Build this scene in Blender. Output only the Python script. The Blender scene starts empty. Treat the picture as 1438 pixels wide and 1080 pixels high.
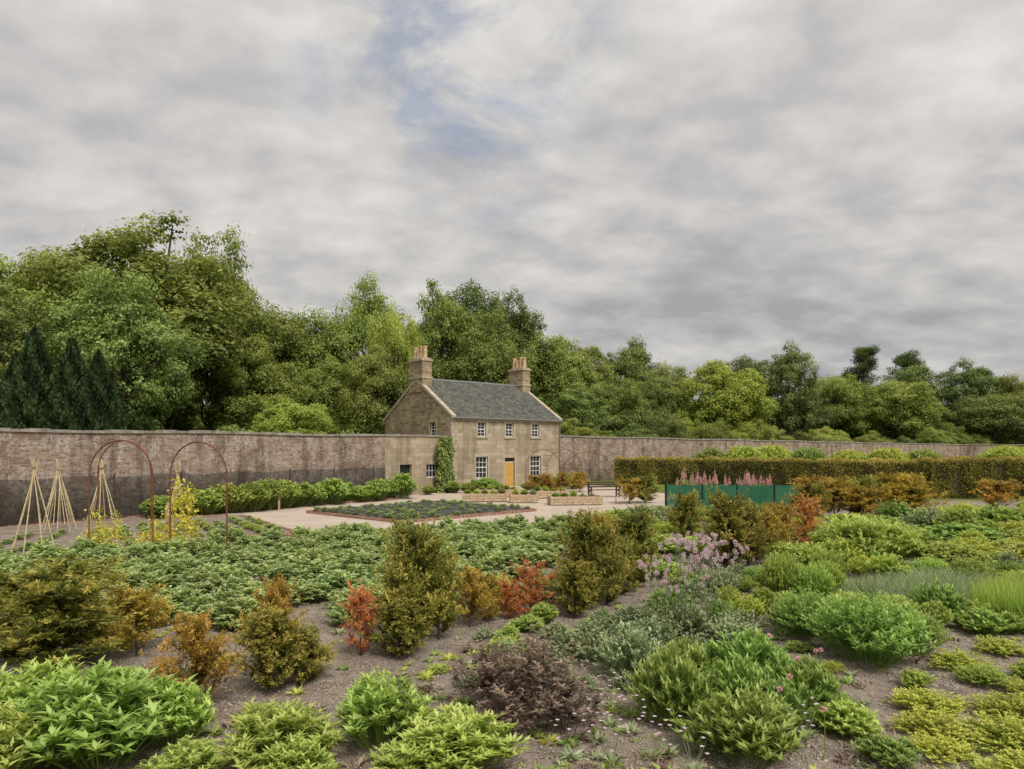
import bpy, math, random
import numpy as np
from mathutils import Vector, Matrix, noise
random.seed(5)
C = bpy.context.scene.collection
PI = math.pi

# ------------------------------------------------------------------ helpers
def link(o):
    C.objects.link(o); return o

def empty(name, loc=(0,0,0), rz=0):
    o = bpy.data.objects.new(name, None); o.location = loc; o.rotation_euler = (0,0,rz)
    o.empty_display_size = 0.2
    return link(o)

def obj(name, me, loc=(0,0,0), rz=0, sc=(1,1,1), parent=None):
    o = bpy.data.objects.new(name, me); o.location = loc; o.rotation_euler = (0,0,rz); o.scale = sc
    if parent: o.parent = parent
    return link(o)

def np_mesh(name, V, F, t=None, mats=(), mi=None):
    V = np.asarray(V, dtype=np.float32); F = np.asarray(F, dtype=np.int32)
    k = F.shape[1]
    me = bpy.data.meshes.new(name)
    me.vertices.add(len(V)); me.vertices.foreach_set('co', V.ravel())
    me.loops.add(F.size); me.loops.foreach_set('vertex_index', F.ravel())
    me.polygons.add(len(F))
    me.polygons.foreach_set('loop_start', np.arange(len(F), dtype=np.int32)*k)
    me.polygons.foreach_set('loop_total', np.full(len(F), k, dtype=np.int32))
    for m in mats: me.materials.append(m)
    if mi is not None: me.polygons.foreach_set('material_index', np.asarray(mi, dtype=np.int32))
    me.update(calc_edges=True)
    if t is not None:
        a = me.attributes.new('t', 'FLOAT', 'POINT'); a.data.foreach_set('value', np.asarray(t, dtype=np.float32))
    return me

def unit(a):
    return a/np.maximum(np.linalg.norm(a, axis=-1, keepdims=True), 1e-8)

class MB:
    """polygon soup builder with boxes / prisms / tubes, material index per face"""
    def __init__(s): s.v=[]; s.f=[]; s.m=[]
    def poly(s, pts, m=0):
        n=len(s.v); s.v += [tuple(float(c) for c in p) for p in pts]; s.f.append(list(range(n,n+len(pts)))); s.m.append(m)
    def box(s, x0,x1,y0,y1,z0,z1, m=0, fn=None):
        p=[(x0,y0,z0),(x1,y0,z0),(x1,y1,z0),(x0,y1,z0),(x0,y0,z1),(x1,y0,z1),(x1,y1,z1),(x0,y1,z1)]
        if fn: p=[fn(*q) for q in p]
        n=len(s.v); s.v+=p
        for f in ((3,2,1,0),(4,5,6,7),(0,1,5,4),(1,2,6,5),(2,3,7,6),(3,0,4,7)):
            s.f.append([n+i for i in f]); s.m.append(m)
    def tube(s, pts, rad, seg=7, m=0, cap=True):
        pts=[Vector(tuple(float(c) for c in p)) for p in pts]
        if not isinstance(rad,(list,tuple)): rad=[rad]*len(pts)
        n=len(s.v)
        for i,p in enumerate(pts):
            d=(pts[min(i+1,len(pts)-1)]-pts[max(i-1,0)]).normalized()
            up=Vector((0,0,1)) if abs(d.z)<.95 else Vector((1,0,0))
            a=d.cross(up).normalized(); b=d.cross(a)
            for k in range(seg):
                an=2*PI*k/seg
                s.v.append(tuple(p+(a*math.cos(an)+b*math.sin(an))*rad[i]))
        for i in range(len(pts)-1):
            for k in range(seg):
                s.f.append([n+i*seg+k, n+i*seg+(k+1)%seg, n+(i+1)*seg+(k+1)%seg, n+(i+1)*seg+k]); s.m.append(m)
        if cap:
            s.f.append([n+(len(pts)-1)*seg+k for k in range(seg)]); s.m.append(m)
    def mesh(s, name, mats, bevel=0):
        me=bpy.data.meshes.new(name); me.from_pydata(s.v,[],s.f)
        for m in mats: me.materials.append(m)
        me.polygons.foreach_set('material_index', s.m); me.update()
        return me

# ------------------------------------------------------------------ materials
def newmat(name):
    m=bpy.data.materials.new(name); m.use_nodes=True
    nt=m.node_tree; nt.nodes.clear()
    out=nt.nodes.new('ShaderNodeOutputMaterial')
    return m, nt, out
def N(nt, typ, **kw):
    n=nt.nodes.new(typ)
    for k,v in kw.items():
        setattr(n,k,v)
    return n
def ramp(nt, fac, stops):
    r=nt.nodes.new('ShaderNodeValToRGB'); e=r.color_ramp.elements
    while len(e)<len(stops): e.new(.5)
    for i,(p,c) in enumerate(stops):
        e[i].position=p; e[i].color=(c[0],c[1],c[2],1)
    if fac is not None: nt.links.new(fac, r.inputs[0])
    return r
def mixc(nt, fac, a, b, mode='MIX'):
    m=nt.nodes.new('ShaderNodeMix'); m.data_type='RGBA'; m.blend_type=mode
    for sock,val in ((m.inputs[0],fac),(m.inputs[6],a),(m.inputs[7],b)):
        if hasattr(val,'is_output'): nt.links.new(val,sock)
        elif isinstance(val,(int,float)): sock.default_value=val
        else: sock.default_value=(val[0],val[1],val[2],1)
    return m.outputs[2]
def math_(nt, op, a, b=None, c=None, clamp=False):
    m=nt.nodes.new('ShaderNodeMath'); m.operation=op; m.use_clamp=clamp
    for i,v in enumerate((a,b,c)):
        if v is None: continue
        if hasattr(v,'is_output'): nt.links.new(v,m.inputs[i])
        else: m.inputs[i].default_value=v
    return m.outputs[0]
def principled(nt,out,col,rough=.8,spec=.2,bump=None,bstr=.3,bdist=.02):
    p=nt.nodes.new('ShaderNodeBsdfPrincipled')
    if hasattr(col,'is_output'): nt.links.new(col,p.inputs['Base Color'])
    else: p.inputs['Base Color'].default_value=(*col,1)
    p.inputs['Roughness'].default_value=rough
    p.inputs['Specular IOR Level'].default_value=spec
    if bump is not None:
        b=nt.nodes.new('ShaderNodeBump'); b.inputs['Strength'].default_value=bstr; b.inputs['Distance'].default_value=bdist
        nt.links.new(bump,b.inputs['Height']); nt.links.new(b.outputs[0],p.inputs['Normal'])
    nt.links.new(p.outputs[0],out.inputs[0])
    return p
def noise_(nt, vec, scale, detail=5, rough=.6):
    n=N(nt,'ShaderNodeTexNoise'); n.inputs['Scale'].default_value=scale
    n.inputs['Detail'].default_value=detail; n.inputs['Roughness'].default_value=rough
    if vec is not None: nt.links.new(vec,n.inputs['Vector'])
    return n.outputs['Fac']

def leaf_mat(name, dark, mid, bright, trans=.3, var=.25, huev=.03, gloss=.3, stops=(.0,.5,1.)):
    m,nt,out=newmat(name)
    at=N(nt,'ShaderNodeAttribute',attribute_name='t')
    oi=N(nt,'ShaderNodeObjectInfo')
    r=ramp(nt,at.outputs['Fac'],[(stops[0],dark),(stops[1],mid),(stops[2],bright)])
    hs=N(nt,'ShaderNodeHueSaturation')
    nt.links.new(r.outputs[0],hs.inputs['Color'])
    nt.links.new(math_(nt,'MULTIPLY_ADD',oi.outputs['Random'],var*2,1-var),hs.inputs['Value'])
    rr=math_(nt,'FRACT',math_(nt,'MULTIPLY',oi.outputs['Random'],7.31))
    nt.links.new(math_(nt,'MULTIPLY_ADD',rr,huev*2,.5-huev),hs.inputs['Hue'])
    p=N(nt,'ShaderNodeBsdfPrincipled'); p.inputs['Roughness'].default_value=.5
    p.inputs['Specular IOR Level'].default_value=gloss
    nt.links.new(hs.outputs[0],p.inputs['Base Color'])
    tr=N(nt,'ShaderNodeBsdfTranslucent')
    nt.links.new(mixc(nt,1.,hs.outputs[0],(1.15,1.15,.75),'MULTIPLY'),tr.inputs[0])
    mx=N(nt,'ShaderNodeMixShader'); mx.inputs[0].default_value=trans
    nt.links.new(p.outputs[0],mx.inputs[1]); nt.links.new(tr.outputs[0],mx.inputs[2])
    nt.links.new(mx.outputs[0],out.inputs[0])
    return m

def plain(name,col,rough=.7,spec=.2,nscale=8,amt=.3,bstr=.2,bdist=.01):
    m,nt,out=newmat(name)
    tc=N(nt,'ShaderNodeTexCoord')
    n=noise_(nt,tc.outputs['Object'],nscale,4)
    c=[x*(1-amt) for x in col]; d=[min(1,x*(1+amt)) for x in col]
    r=ramp(nt,n,[(.3,c),(.7,d)])
    principled(nt,out,r.outputs[0],rough,spec,n,bstr,bdist)
    return m

def stone_mat(name, cols, bw, bh, mcol, jitter=.05, lichen=None, msize=.012, darkz=None, patch=None, bstr=.5, streak=None, pf_=.6):
    """coursed masonry: coordinates = (x+y, z) of the object"""
    m,nt,out=newmat(name)
    tc=N(nt,'ShaderNodeTexCoord'); sx=N(nt,'ShaderNodeSeparateXYZ'); nt.links.new(tc.outputs['Object'],sx.inputs[0])
    u=math_(nt,'ADD',sx.outputs[0],sx.outputs[1])
    n1=noise_(nt,tc.outputs['Object'],1.7,3)
    n2=noise_(nt,tc.outputs['Object'],2.9,3)
    cx=N(nt,'ShaderNodeCombineXYZ')
    nt.links.new(math_(nt,'MULTIPLY_ADD',n1,jitter*4,u),cx.inputs[0])
    nt.links.new(math_(nt,'MULTIPLY_ADD',n2,jitter*2,sx.outputs[2]),cx.inputs[1])
    b=N(nt,'ShaderNodeTexBrick'); b.inputs['Scale'].default_value=1
    b.inputs['Brick Width'].default_value=bw; b.inputs['Row Height'].default_value=bh
    b.inputs['Mortar Size'].default_value=msize; b.inputs['Mortar Smooth'].default_value=.3; b.inputs['Bias'].default_value=0
    b.offset=.43; b.squash=1.3; b.squash_frequency=3
    b.inputs['Color1'].default_value=(0,0,0,1); b.inputs['Color2'].default_value=(1,1,1,1); b.inputs['Mortar'].default_value=(.5,.5,.5,1)
    nt.links.new(cx.outputs[0],b.inputs['Vector'])
    n3=noise_(nt,tc.outputs['Object'],.8,6,.7)
    n4=noise_(nt,tc.outputs['Object'],14,4,.7)
    f=math_(nt,'ADD',math_(nt,'MULTIPLY',b.outputs['Color'],.5),math_(nt,'MULTIPLY',n3,.5))
    k=len(cols)
    r=ramp(nt,f,[(.15+.7*i/(k-1),c) for i,c in enumerate(cols)])
    col=mixc(nt,b.outputs['Fac'],r.outputs[0],mcol)
    sp=ramp(nt,n4,[(.3,(.66,.66,.66)),(.7,(1.30,1.30,1.30))])
    col=mixc(nt,1.,col,sp.outputs[0],'MULTIPLY')
    if patch:
        n7=noise_(nt,tc.outputs['Object'],.45,6,.75)
        pf=ramp(nt,n7,[(.46,(0,0,0)),(.58,(1,1,1))])
        col=mixc(nt,math_(nt,'MULTIPLY',pf.outputs[0],pf_),col,patch)
    if lichen:
        n5=noise_(nt,tc.outputs['Object'],1.3,7,.78)
        lf=ramp(nt,n5,[(.46,(0,0,0)),(.57,(1,1,1))])
        n6=noise_(nt,tc.outputs['Object'],7,4,.75)
        lf2=ramp(nt,n6,[(.44,(0,0,0)),(.53,(1,1,1))])
        fac=mixc(nt,1.,lf.outputs[0],lf2.outputs[0],'MULTIPLY')
        fm=math_(nt,'MULTIPLY',fac,.75)
        col=mixc(nt,fm,col,lichen)
    if streak:
        mp=N(nt,'ShaderNodeMapping'); mp.inputs['Scale'].default_value=(1,1,.12); nt.links.new(tc.outputs['Object'],mp.inputs[0])
        n8=noise_(nt,mp.outputs[0],1.6,5,.7)
        sf=ramp(nt,n8,[(.50,(1,1,1)),(.62,(streak,streak,streak*.97))])
        col=mixc(nt,1.,col,sf.outputs[0],'MULTIPLY')
    if darkz:  # colour darkens towards the bottom, edge broken up by noise
        zf=math_(nt,'ADD',sx.outputs[2],math_(nt,'MULTIPLY',n3,2.2))
        dr=ramp(nt,math_(nt,'DIVIDE',zf,5.),[(darkz[0],(.44,.46,.40)),(darkz[1],(1,1,1))])
        col=mixc(nt,1.,col,dr.outputs[0],'MULTIPLY')
    h=math_(nt,'SUBTRACT',math_(nt,'MULTIPLY',n4,.4),b.outputs['Fac'])
    principled(nt,out,col,.9,.1,h,bstr,.03)
    return m

M={}
M['gardenwall']=stone_mat('garden_wall_brick',[(.13,.085,.065),(.29,.185,.14),(.38,.265,.205),(.43,.335,.27)],.3,.1,(.37,.305,.26),.03,lichen=(.54,.49,.43),darkz=(.22,.64),patch=(.18,.125,.095),streak=.62,pf_=.66)
M['gable']=stone_mat('rubble_stone',[(.17,.12,.075),(.32,.235,.145),(.43,.335,.215),(.52,.44,.31)],.42,.2,(.40,.33,.24),.07,msize=.02,bstr=.6,patch=(.25,.185,.12))
M['ashlar']=stone_mat('ashlar_stone',[(.29,.235,.165),(.39,.32,.225),(.45,.375,.275),(.54,.465,.35)],.7,.28,(.33,.27,.20),.012,msize=.010,patch=(.28,.23,.17),bstr=.3,streak=.74)
M['trimstone']=plain('dressed_stone',(.45,.38,.285),.9,.1,3,.25)
M['coping']=plain('coping_stone',(.29,.26,.22),.9,.1,2.5,.4)
M['white']=plain('white_paint',(.80,.79,.75),.5,.3,6,.06,.05)
M['doory']=plain('ochre_door_paint',(.56,.33,.09),.5,.3,5,.12,.05)
M['doorg']=plain('dark_green_paint',(.018,.03,.026),.4,.3,5,.3,.05)
M['pot']=plain('clay_chimney_pot',(.58,.41,.25),.8,.2,4,.25)
M['rust']=plain('rusty_iron',(.19,.072,.042),.85,.15,20,.35)
M['wood']=plain('weathered_timber',(.46,.35,.23),.8,.1,6,.3)
M['cane']=plain('bamboo_cane',(.58,.48,.29),.6,.2,8,.25)
M['darkwood']=plain('dark_timber',(.07,.05,.04),.7,.2,6,.3)
M['bark']=plain('tree_bark',(.085,.07,.05),.95,.1,3,.4,.5,.05)
M['lead']=plain('grey_metal',(.2,.2,.2),.5,.3,6,.2)

m,nt,out=newmat('roof_slate'); M['slate']=m
tc=N(nt,'ShaderNodeTexCoord'); b=N(nt,'ShaderNodeTexBrick')
nt.links.new(tc.outputs['Object'],b.inputs['Vector'])
b.inputs['Scale'].default_value=1; b.inputs['Brick Width'].default_value=.30; b.inputs['Row Height'].default_value=.21
b.inputs['Mortar Size'].default_value=.010; b.inputs['Color1'].default_value=(0,0,0,1); b.inputs['Color2'].default_value=(1,1,1,1); b.inputs['Mortar'].default_value=(0,0,0,1)
n=noise_(nt,tc.outputs['Object'],.9,7,.75); n2=noise_(nt,tc.outputs['Object'],7,4,.7)
f=math_(nt,'ADD',math_(nt,'MULTIPLY',b.outputs['Color'],.45),math_(nt,'MULTIPLY',n,.55))
r=ramp(nt,f,[(.15,(.06,.061,.056)),(.5,(.112,.112,.10)),(.8,(.18,.176,.15))])
col=mixc(nt,b.outputs['Fac'],r.outputs[0],(.035,.037,.037))
li=ramp(nt,n2,[(.54,(0,0,0)),(.66,(.6,.6,.6))]); col=mixc(nt,li.outputs[0],col,(.24,.23,.16))
principled(nt,out,col,.9,.08,math_(nt,'SUBTRACT',b.outputs['Color'],b.outputs['Fac']),.5,.03)

m,nt,out=newmat('window_glass'); M['glass']=m
p=principled(nt,out,(.03,.035,.04),.08,.4)

def netmat(name,col,alpha):
    m,nt,out=newmat(name)
    d=N(nt,'ShaderNodeBsdfDiffuse'); d.inputs[0].default_value=(*col,1)
    t=N(nt,'ShaderNodeBsdfTransparent'); mx=N(nt,'ShaderNodeMixShader'); mx.inputs[0].default_value=alpha
    nt.links.new(t.outputs[0],mx.inputs[1]); nt.links.new(d.outputs[0],mx.inputs[2]); nt.links.new(mx.outputs[0],out.inputs[0])
    return m
M['net']=netmat('black_crop_net',(.03,.035,.035),.48)
M['bednet']=netmat('bed_net',(.085,.098,.095),.5)
M['greennet']=netmat('green_windbreak_net',(.035,.145,.085),.92)

def ground_mat(name, stops, sc=(1.2,9,60), bstr=.6, bd=.04):
    m,nt,out=newmat(name)
    tc=N(nt,'ShaderNodeTexCoord')
    a=noise_(nt,tc.outputs['Object'],sc[0],3,.65); b=noise_(nt,tc.outputs['Object'],sc[1],4,.7); c=noise_(nt,tc.outputs['Object'],sc[2],2,.7)
    f=math_(nt,'ADD',math_(nt,'ADD',math_(nt,'MULTIPLY',a,.35),math_(nt,'MULTIPLY',b,.3)),math_(nt,'MULTIPLY',c,.35))
    r=ramp(nt,f,stops)
    principled(nt,out,r.outputs[0],.95,.08,math_(nt,'ADD',b,math_(nt,'MULTIPLY',c,.6)),bstr,bd)
    return m
M['soil']=ground_mat('garden_soil',[(.36,(.12,.096,.077)),(.47,(.245,.20,.163)),(.56,(.345,.29,.242)),(.66,(.45,.39,.335))],(1.2,9,45),.9,.05)
M['gravel']=ground_mat('pink_gravel',[(.35,(.38,.305,.245)),(.5,(.50,.415,.34)),(.65,(.60,.51,.43))],(.6,8,50),.4,.02)
M['grass']=ground_mat('rough_grass',[(.35,(.07,.10,.02)),(.5,(.14,.18,.045)),(.65,(.22,.25,.08))],(.3,3,30),.6,.05)
M['clod']=plain('soil_clod',(.30,.245,.20),.95,.1,2.5,.5)
M['chip']=plain('bark_chip',(.43,.365,.30),.95,.1,3,.5)
M['brickedge']=stone_mat('edging_brick',[(.24,.10,.07),(.36,.17,.12),(.44,.26,.19)],.22,.08,(.35,.28,.22),.01)

# foliage materials (dark, mid and bright stops of the tint t)
LM={'lf_tree':('tree_leaves',(.06,.08,.016),(.26,.31,.065),(.50,.54,.16),.38,.20,.018),
'lf_mid':('mid_green_tree_leaves',(.05,.08,.022),(.235,.31,.08),(.43,.51,.17),.36,.12,.012),
'lf_light':('light_tree_leaves',(.11,.155,.022),(.37,.45,.08),(.60,.65,.18),.38,.12,.012),
'lf_dark':('dark_tree_leaves',(.032,.05,.014),(.15,.20,.05),(.33,.385,.12),.32,.18,.018),
'lf_cyp':('cypress_leaves',(.012,.025,.010),(.055,.09,.032),(.13,.19,.065),.2,.15,.015),
'lf_yew':('yew_leaves',(.06,.07,.014),(.28,.295,.058),(.62,.52,.13),.34,.15,.018),
'lf_yeworange':('bronzed_yew_leaves',(.15,.12,.02),(.52,.375,.07),(.76,.52,.15),.34,.12,.014),
'lf_yewred':('scorched_yew_leaves',(.30,.11,.045),(.74,.31,.11),(.86,.46,.20),.34,.1,.01),
'lf_hedge':('hedge_leaves',(.065,.07,.014),(.28,.27,.055),(.60,.48,.13),.3,.08,.008),
'lf_bright':('bright_herb_leaves',(.09,.15,.022),(.37,.49,.095),(.62,.72,.23),.38,.12,.018),
'lf_deep':('peony_leaves',(.05,.095,.02),(.25,.37,.075),(.50,.61,.19),.34,.15,.02),
'lf_grey':('grey_green_leaves',(.10,.13,.06),(.30,.365,.18),(.51,.57,.34),.3,.14,.015),
'lf_lime':('lime_leaves',(.15,.18,.018),(.45,.51,.075),(.70,.72,.19),.34,.1,.012),
'lf_potato':('potato_leaves',(.10,.145,.04),(.36,.46,.16),(.58,.67,.33),.34,.14,.014),
'lf_purple':('purple_leaves',(.06,.037,.033),(.20,.13,.10),(.40,.29,.22),.22,.1,.02),
'lf_gold':('golden_hop_leaves',(.32,.28,.02),(.66,.58,.07),(.82,.76,.19),.3,.1,.01),
'lf_straw':('dry_stems',(.18,.12,.07),(.36,.27,.17),(.52,.42,.28),.1,.1,.01),
'fl_pink':('pink_petals',(.55,.28,.33),(.76,.44,.50),(.86,.64,.66),.3,.08,.01),
'fl_lilac':('lilac_petals',(.55,.37,.50),(.76,.57,.70),(.90,.76,.84),.35,.08,.01)}
for k_,v_ in LM.items(): M[k_]=leaf_mat(*v_)

# ------------------------------------------------------------------ leaf geometry
def leaves(P,D,Nn,L,W,t,droop=.0,simple=False,fold=.25):
    n=len(P); D=unit(D); S=unit(np.cross(D,Nn)); Nn=np.cross(S,D)
    L=np.broadcast_to(np.asarray(L,dtype=float),(n,))[:,None]; W=np.broadcast_to(np.asarray(W,dtype=float),(n,))[:,None]
    if simple:
        mid=P+D*L*.45
        V=np.stack([P,mid-S*W*.5+Nn*W*fold*.5,P+D*L-Nn*L*droop,mid+S*W*.5+Nn*W*fold*.5],1).reshape(-1,3)
        b=np.arange(n)[:,None]*4
        F=np.concatenate([b+np.array([[0,2,1]]),b+np.array([[0,3,2]])],0)
        return V,F,np.repeat(t,4)
    mid=P+D*L*.45
    tip=P+D*L-Nn*L*droop
    V=np.stack([P,mid-S*W*.5+Nn*W*fold,mid,mid+S*W*.5+Nn*W*fold,tip],1).reshape(-1,3)
    b=np.arange(n)[:,None]*5
    F=np.concatenate([b+np.array([q]) for q in ([0,2,1],[0,3,2],[1,2,4],[2,3,4])],0)
    return V,F,np.repeat(t,5)

def merge(parts):
    Vs=[];Fs=[];ts=[];ms=[];o=0
    for i,p in enumerate(parts):
        V,F,t=p[:3]; mi=p[3] if len(p)>3 else 0
        Vs.append(V);Fs.append(F+o);ts.append(t);ms.append(np.full(len(F),mi));o+=len(V)
    return np.concatenate(Vs),np.concatenate(Fs),np.concatenate(ts),np.concatenate(ms)

def rdir(rs,n):
    return unit(rs.normal(size=(n,3)))

def tube_np(pts,rads,seg=7):
    mb=MB(); mb.tube(pts,list(rads),seg,0,cap=False)
    V=np.array(mb.v); F=[]
    for q in mb.f: F.append([q[0],q[1],q[2]]); F.append([q[0],q[2],q[3]])
    return V,np.array(F),np.full(len(V),.5)

def tree_mesh(name,seed,H=18,R=6,th=2.0,nl=85,nleaf=44000,ls=.24,mat='lf_tree',lobe=(.15,.29),top=1.0,droopy=0.0,nsub=30,spread=.80):
    """crown = lobes on limbs; each lobe = twig clusters; each cluster = leaves"""
    rs=np.random.default_rng(seed)
    cz=(th+H)/2; a=(H-th)/2
    d=rdir(rs,nl); d[:,2]=np.where(d[:,2]<-.3,d[:,2]*.6,d[:,2]); d=unit(d)
    k=rs.uniform(.15,1,nl)**.45*spread
    env=1+.10*np.sin(3*np.arctan2(d[:,1],d[:,0])+rs.uniform(0,6))+.09*rs.normal(size=nl)
    env=np.clip(env,.75,1.08)
    Cn=d*(k*env)[:,None]*np.array([R,R,a])
    Cn[:,:2]*=1-.12*np.clip(Cn[:,2:3]/a,0,1)*top
    r=R*rs.uniform(lobe[0],lobe[1],nl)
    Cn[:,2]+=cz
    lt=rs.uniform(0,1,nl)
    si=np.repeat(np.arange(nl),nsub); ns=len(si)
    sdir=rdir(rs,ns); outw=unit(Cn-np.array([0,0,cz-a*.3]))[si]
    flip=np.sum(sdir*outw,1)<-.5; sdir[flip]*=-1
    srad=r[si]*rs.uniform(.45,1.12,ns)
    S=Cn[si]+sdir*srad[:,None]*np.array([1.05,1.05,1.0])
    S[:,2]-=droopy*rs.uniform(0,1,ns)*r[si]*1.2
    st=rs.uniform(0,1,ns)
    wts=r[si]**2; cnt=rs.poisson(nleaf*wts/wts.sum())
    idx=np.repeat(np.arange(ns),cnt); n=len(idx)
    sg=r[si][idx]*.20
    off=rs.normal(size=(n,3))*sg[:,None]*np.array([1,1,.75+droopy*1.6])
    P=S[idx]+off
    nn=unit(sdir[idx]*.7+unit(off)*.5+rdir(rs,n)*.55+np.array([0,0,.45]))
    ax=unit(np.cross(nn,rdir(rs,n))+np.array([0,0,-.2-droopy*1.5]))
    L=ls*rs.uniform(.55,1.4,n)
    t=.22+.18*lt[si][idx]+.20*st[idx]+.20*sdir[idx][:,2]+.22*(srad/r[si]-.75)[idx]+.12*rs.normal(size=n)+.10*(P[:,2]-cz)/a+.08*off[:,2]/sg  # tint rises towards lobe tops, crown top and outer clusters
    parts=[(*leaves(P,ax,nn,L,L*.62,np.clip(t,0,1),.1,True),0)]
    top_=cz+a*.35
    tr=[(0,0,-.3),(.1,.05,th*.6),(.15,-.1,th+a*.5),(.3,.1,top_)]
    parts.append((*tube_np(tr,[R*.075,R*.06,R*.045,R*.015],9),1))
    for i in rs.choice(nl,min(26,nl),replace=False):
        c=Cn[i]; z0=rs.uniform(th*.8,max(th,c[2]-1.5)) if c[2]-1.5>th else th*.8
        z0=min(z0,top_)
        p0=np.array([.12,0,z0]); mid=(p0+c)/2+np.array([0,0,-.4])+rs.normal(size=3)*.3
        parts.append((*tube_np([p0,mid,c],[R*.028,R*.018,R*.006],5),1))
    V,F,t,mi=merge(parts)
    return np_mesh(name,V,F,t,[M[mat],M['bark']],mi)

def conifer_mesh(name,seed,H=9,R=1.9,nleaf=20000,ls=.20,mat='lf_cyp'):
    rs=np.random.default_rng(seed)
    h=rs.uniform(0,1,nleaf)**1.15
    an=rs.uniform(0,2*PI,nleaf)
    env=R*(1-h**1.6)**.8*(1+.16*np.sin(an*5+h*23)+.14*np.sin(an*9-h*41))
    rad=env*(1-.4*rs.uniform(0,1,nleaf)**2)
    z=.2+h*(H-.2)+.25*np.sin(an*7+h*9)
    P=np.stack([rad*np.cos(an),rad*np.sin(an),z],1)
    o=np.stack([np.cos(an),np.sin(an),np.full(nleaf,.2)],1)
    nn=unit(o+rdir(rs,nleaf)*.6+[0,0,.3]); ax=unit(o*.5+np.array([0,0,.9])+rdir(rs,nleaf)*.5)
    t=np.clip(.38+.25*np.sin(an*5+h*23)+.18*rs.normal(size=nleaf),0,1)
    L=ls*rs.uniform(.6,1.4,nleaf)
    V,F,t,mi=merge([(*leaves(P,ax,nn,L,L*.45,t,.0,True),0),(*tube_np([(0,0,-.2),(0,0,H*.9)],[.2,.03],7),1)])
    return np_mesh(name,V,F,t,[M[mat],M['bark']],mi)

def pine_mesh(name,seed,H=20,R=4.5,mat='lf_dark'):
    rs=np.random.default_rng(seed); parts=[]
    parts.append((*tube_np([(0,0,-.3),(.2,0,H*.5),(.1,.2,H*.93)],[.38,.27,.08],8),1))
    nb=40
    for i in range(nb):
        z=H*(.45+.53*(i/nb)); an=rs.uniform(0,2*PI); l=R*(1.05-.75*((i/nb)**1.6))*rs.uniform(.6,1.1)
        p0=np.array([.15,.05,z-.5]); p1=np.array([l*math.cos(an),l*math.sin(an),z+rs.uniform(-.2,.9)])
        parts.append((*tube_np([p0,(p0+p1)/2+[0,0,.1],p1],[.09,.06,.02],5),1))
        for k in range(3):
            c=p0+(p1-p0)*(.45+.27*k); n=240; dd=rdir(rs,n)
            P=c+dd*np.array([1.1,1.1,.5])*rs.uniform(.3,1.2,(n,1))*1.05
            nn=unit(dd+rdir(rs,n)*.6); ax=unit(dd+rdir(rs,n)*.7)
            t=np.clip(.25+.3*dd[:,2]+.15*rs.normal(size=n),0,1); L=.3*rs.uniform(.6,1.3,n)
            parts.append((*leaves(P,ax,nn,L,L*.35,t,0,True),0))
    V,F,t,mi=merge(parts)
    return np_mesh(name,V,F,t,[M[mat],M['bark']],mi)

def mound_mesh(name,seed,nst=130,nl=14,L=.13,W=.035,mat='lf_bright',h=1.,r=.5,up=.55,droop=.15,dome=.75,tipt=.35,simple=False,stemw=.012,irregular=.12,hvar=.80):
    rs=np.random.default_rng(seed)
    an=rs.uniform(0,2*PI,nst); q=np.sqrt(rs.uniform(0,1,nst))
    ir=1+irregular*np.sin(an*3+rs.uniform(0,6))+irregular*.6*np.sin(an*5+rs.uniform(0,6))
    tx=r*q*np.cos(an)*ir*.92; ty=r*q*np.sin(an)*ir*.92
    tz=h*(np.sqrt(np.clip(1-(q*.93)**2,0,1))*dome+(1-dome))*rs.uniform(hvar,1.0,nst)*.93
    tip=np.stack([tx,ty,tz],1); base=np.stack([tx*.35,ty*.35,np.zeros(nst)],1)
    mid=(tip+base)/2+np.stack([-tx*.12,-ty*.12,tz*.12],1)
    parts=[]
    sd=unit(tip-base)
    parts.append((*leaves(base,tip-base,rdir(rs,nst),np.linalg.norm(tip-base,axis=1),stemw,np.full(nst,.25),0,True),0))
    st=rs.uniform(-.15,.15,nst)
    idx=np.repeat(np.arange(nst),nl); n=len(idx)
    f=rs.uniform(.35,1,n)**.6
    P=base[idx]*((1-f)**2)[:,None]+mid[idx]*(2*f*(1-f))[:,None]+tip[idx]*(f**2)[:,None]
    a2=rs.uniform(0,2*PI,n)
    side=np.stack([np.cos(a2),np.sin(a2),np.zeros(n)],1)
    D=unit(side*(1-up)+sd[idx]*up*.9+np.array([0,0,up*.4])+rdir(rs,n)*.2)
    nn=unit(np.array([0,0,1.])-side*.3+sd[idx]*.5+rdir(rs,n)*.25)
    LL=L*rs.uniform(.65,1.2,n)*(1.15-.35*f)
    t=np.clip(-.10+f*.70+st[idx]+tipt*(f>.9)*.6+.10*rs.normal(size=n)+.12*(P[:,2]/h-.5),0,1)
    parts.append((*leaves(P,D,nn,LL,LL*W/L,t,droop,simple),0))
    V,F,t,mi=merge(parts)
    return np_mesh(name,V,F,t,[M[mat]],mi)

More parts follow.
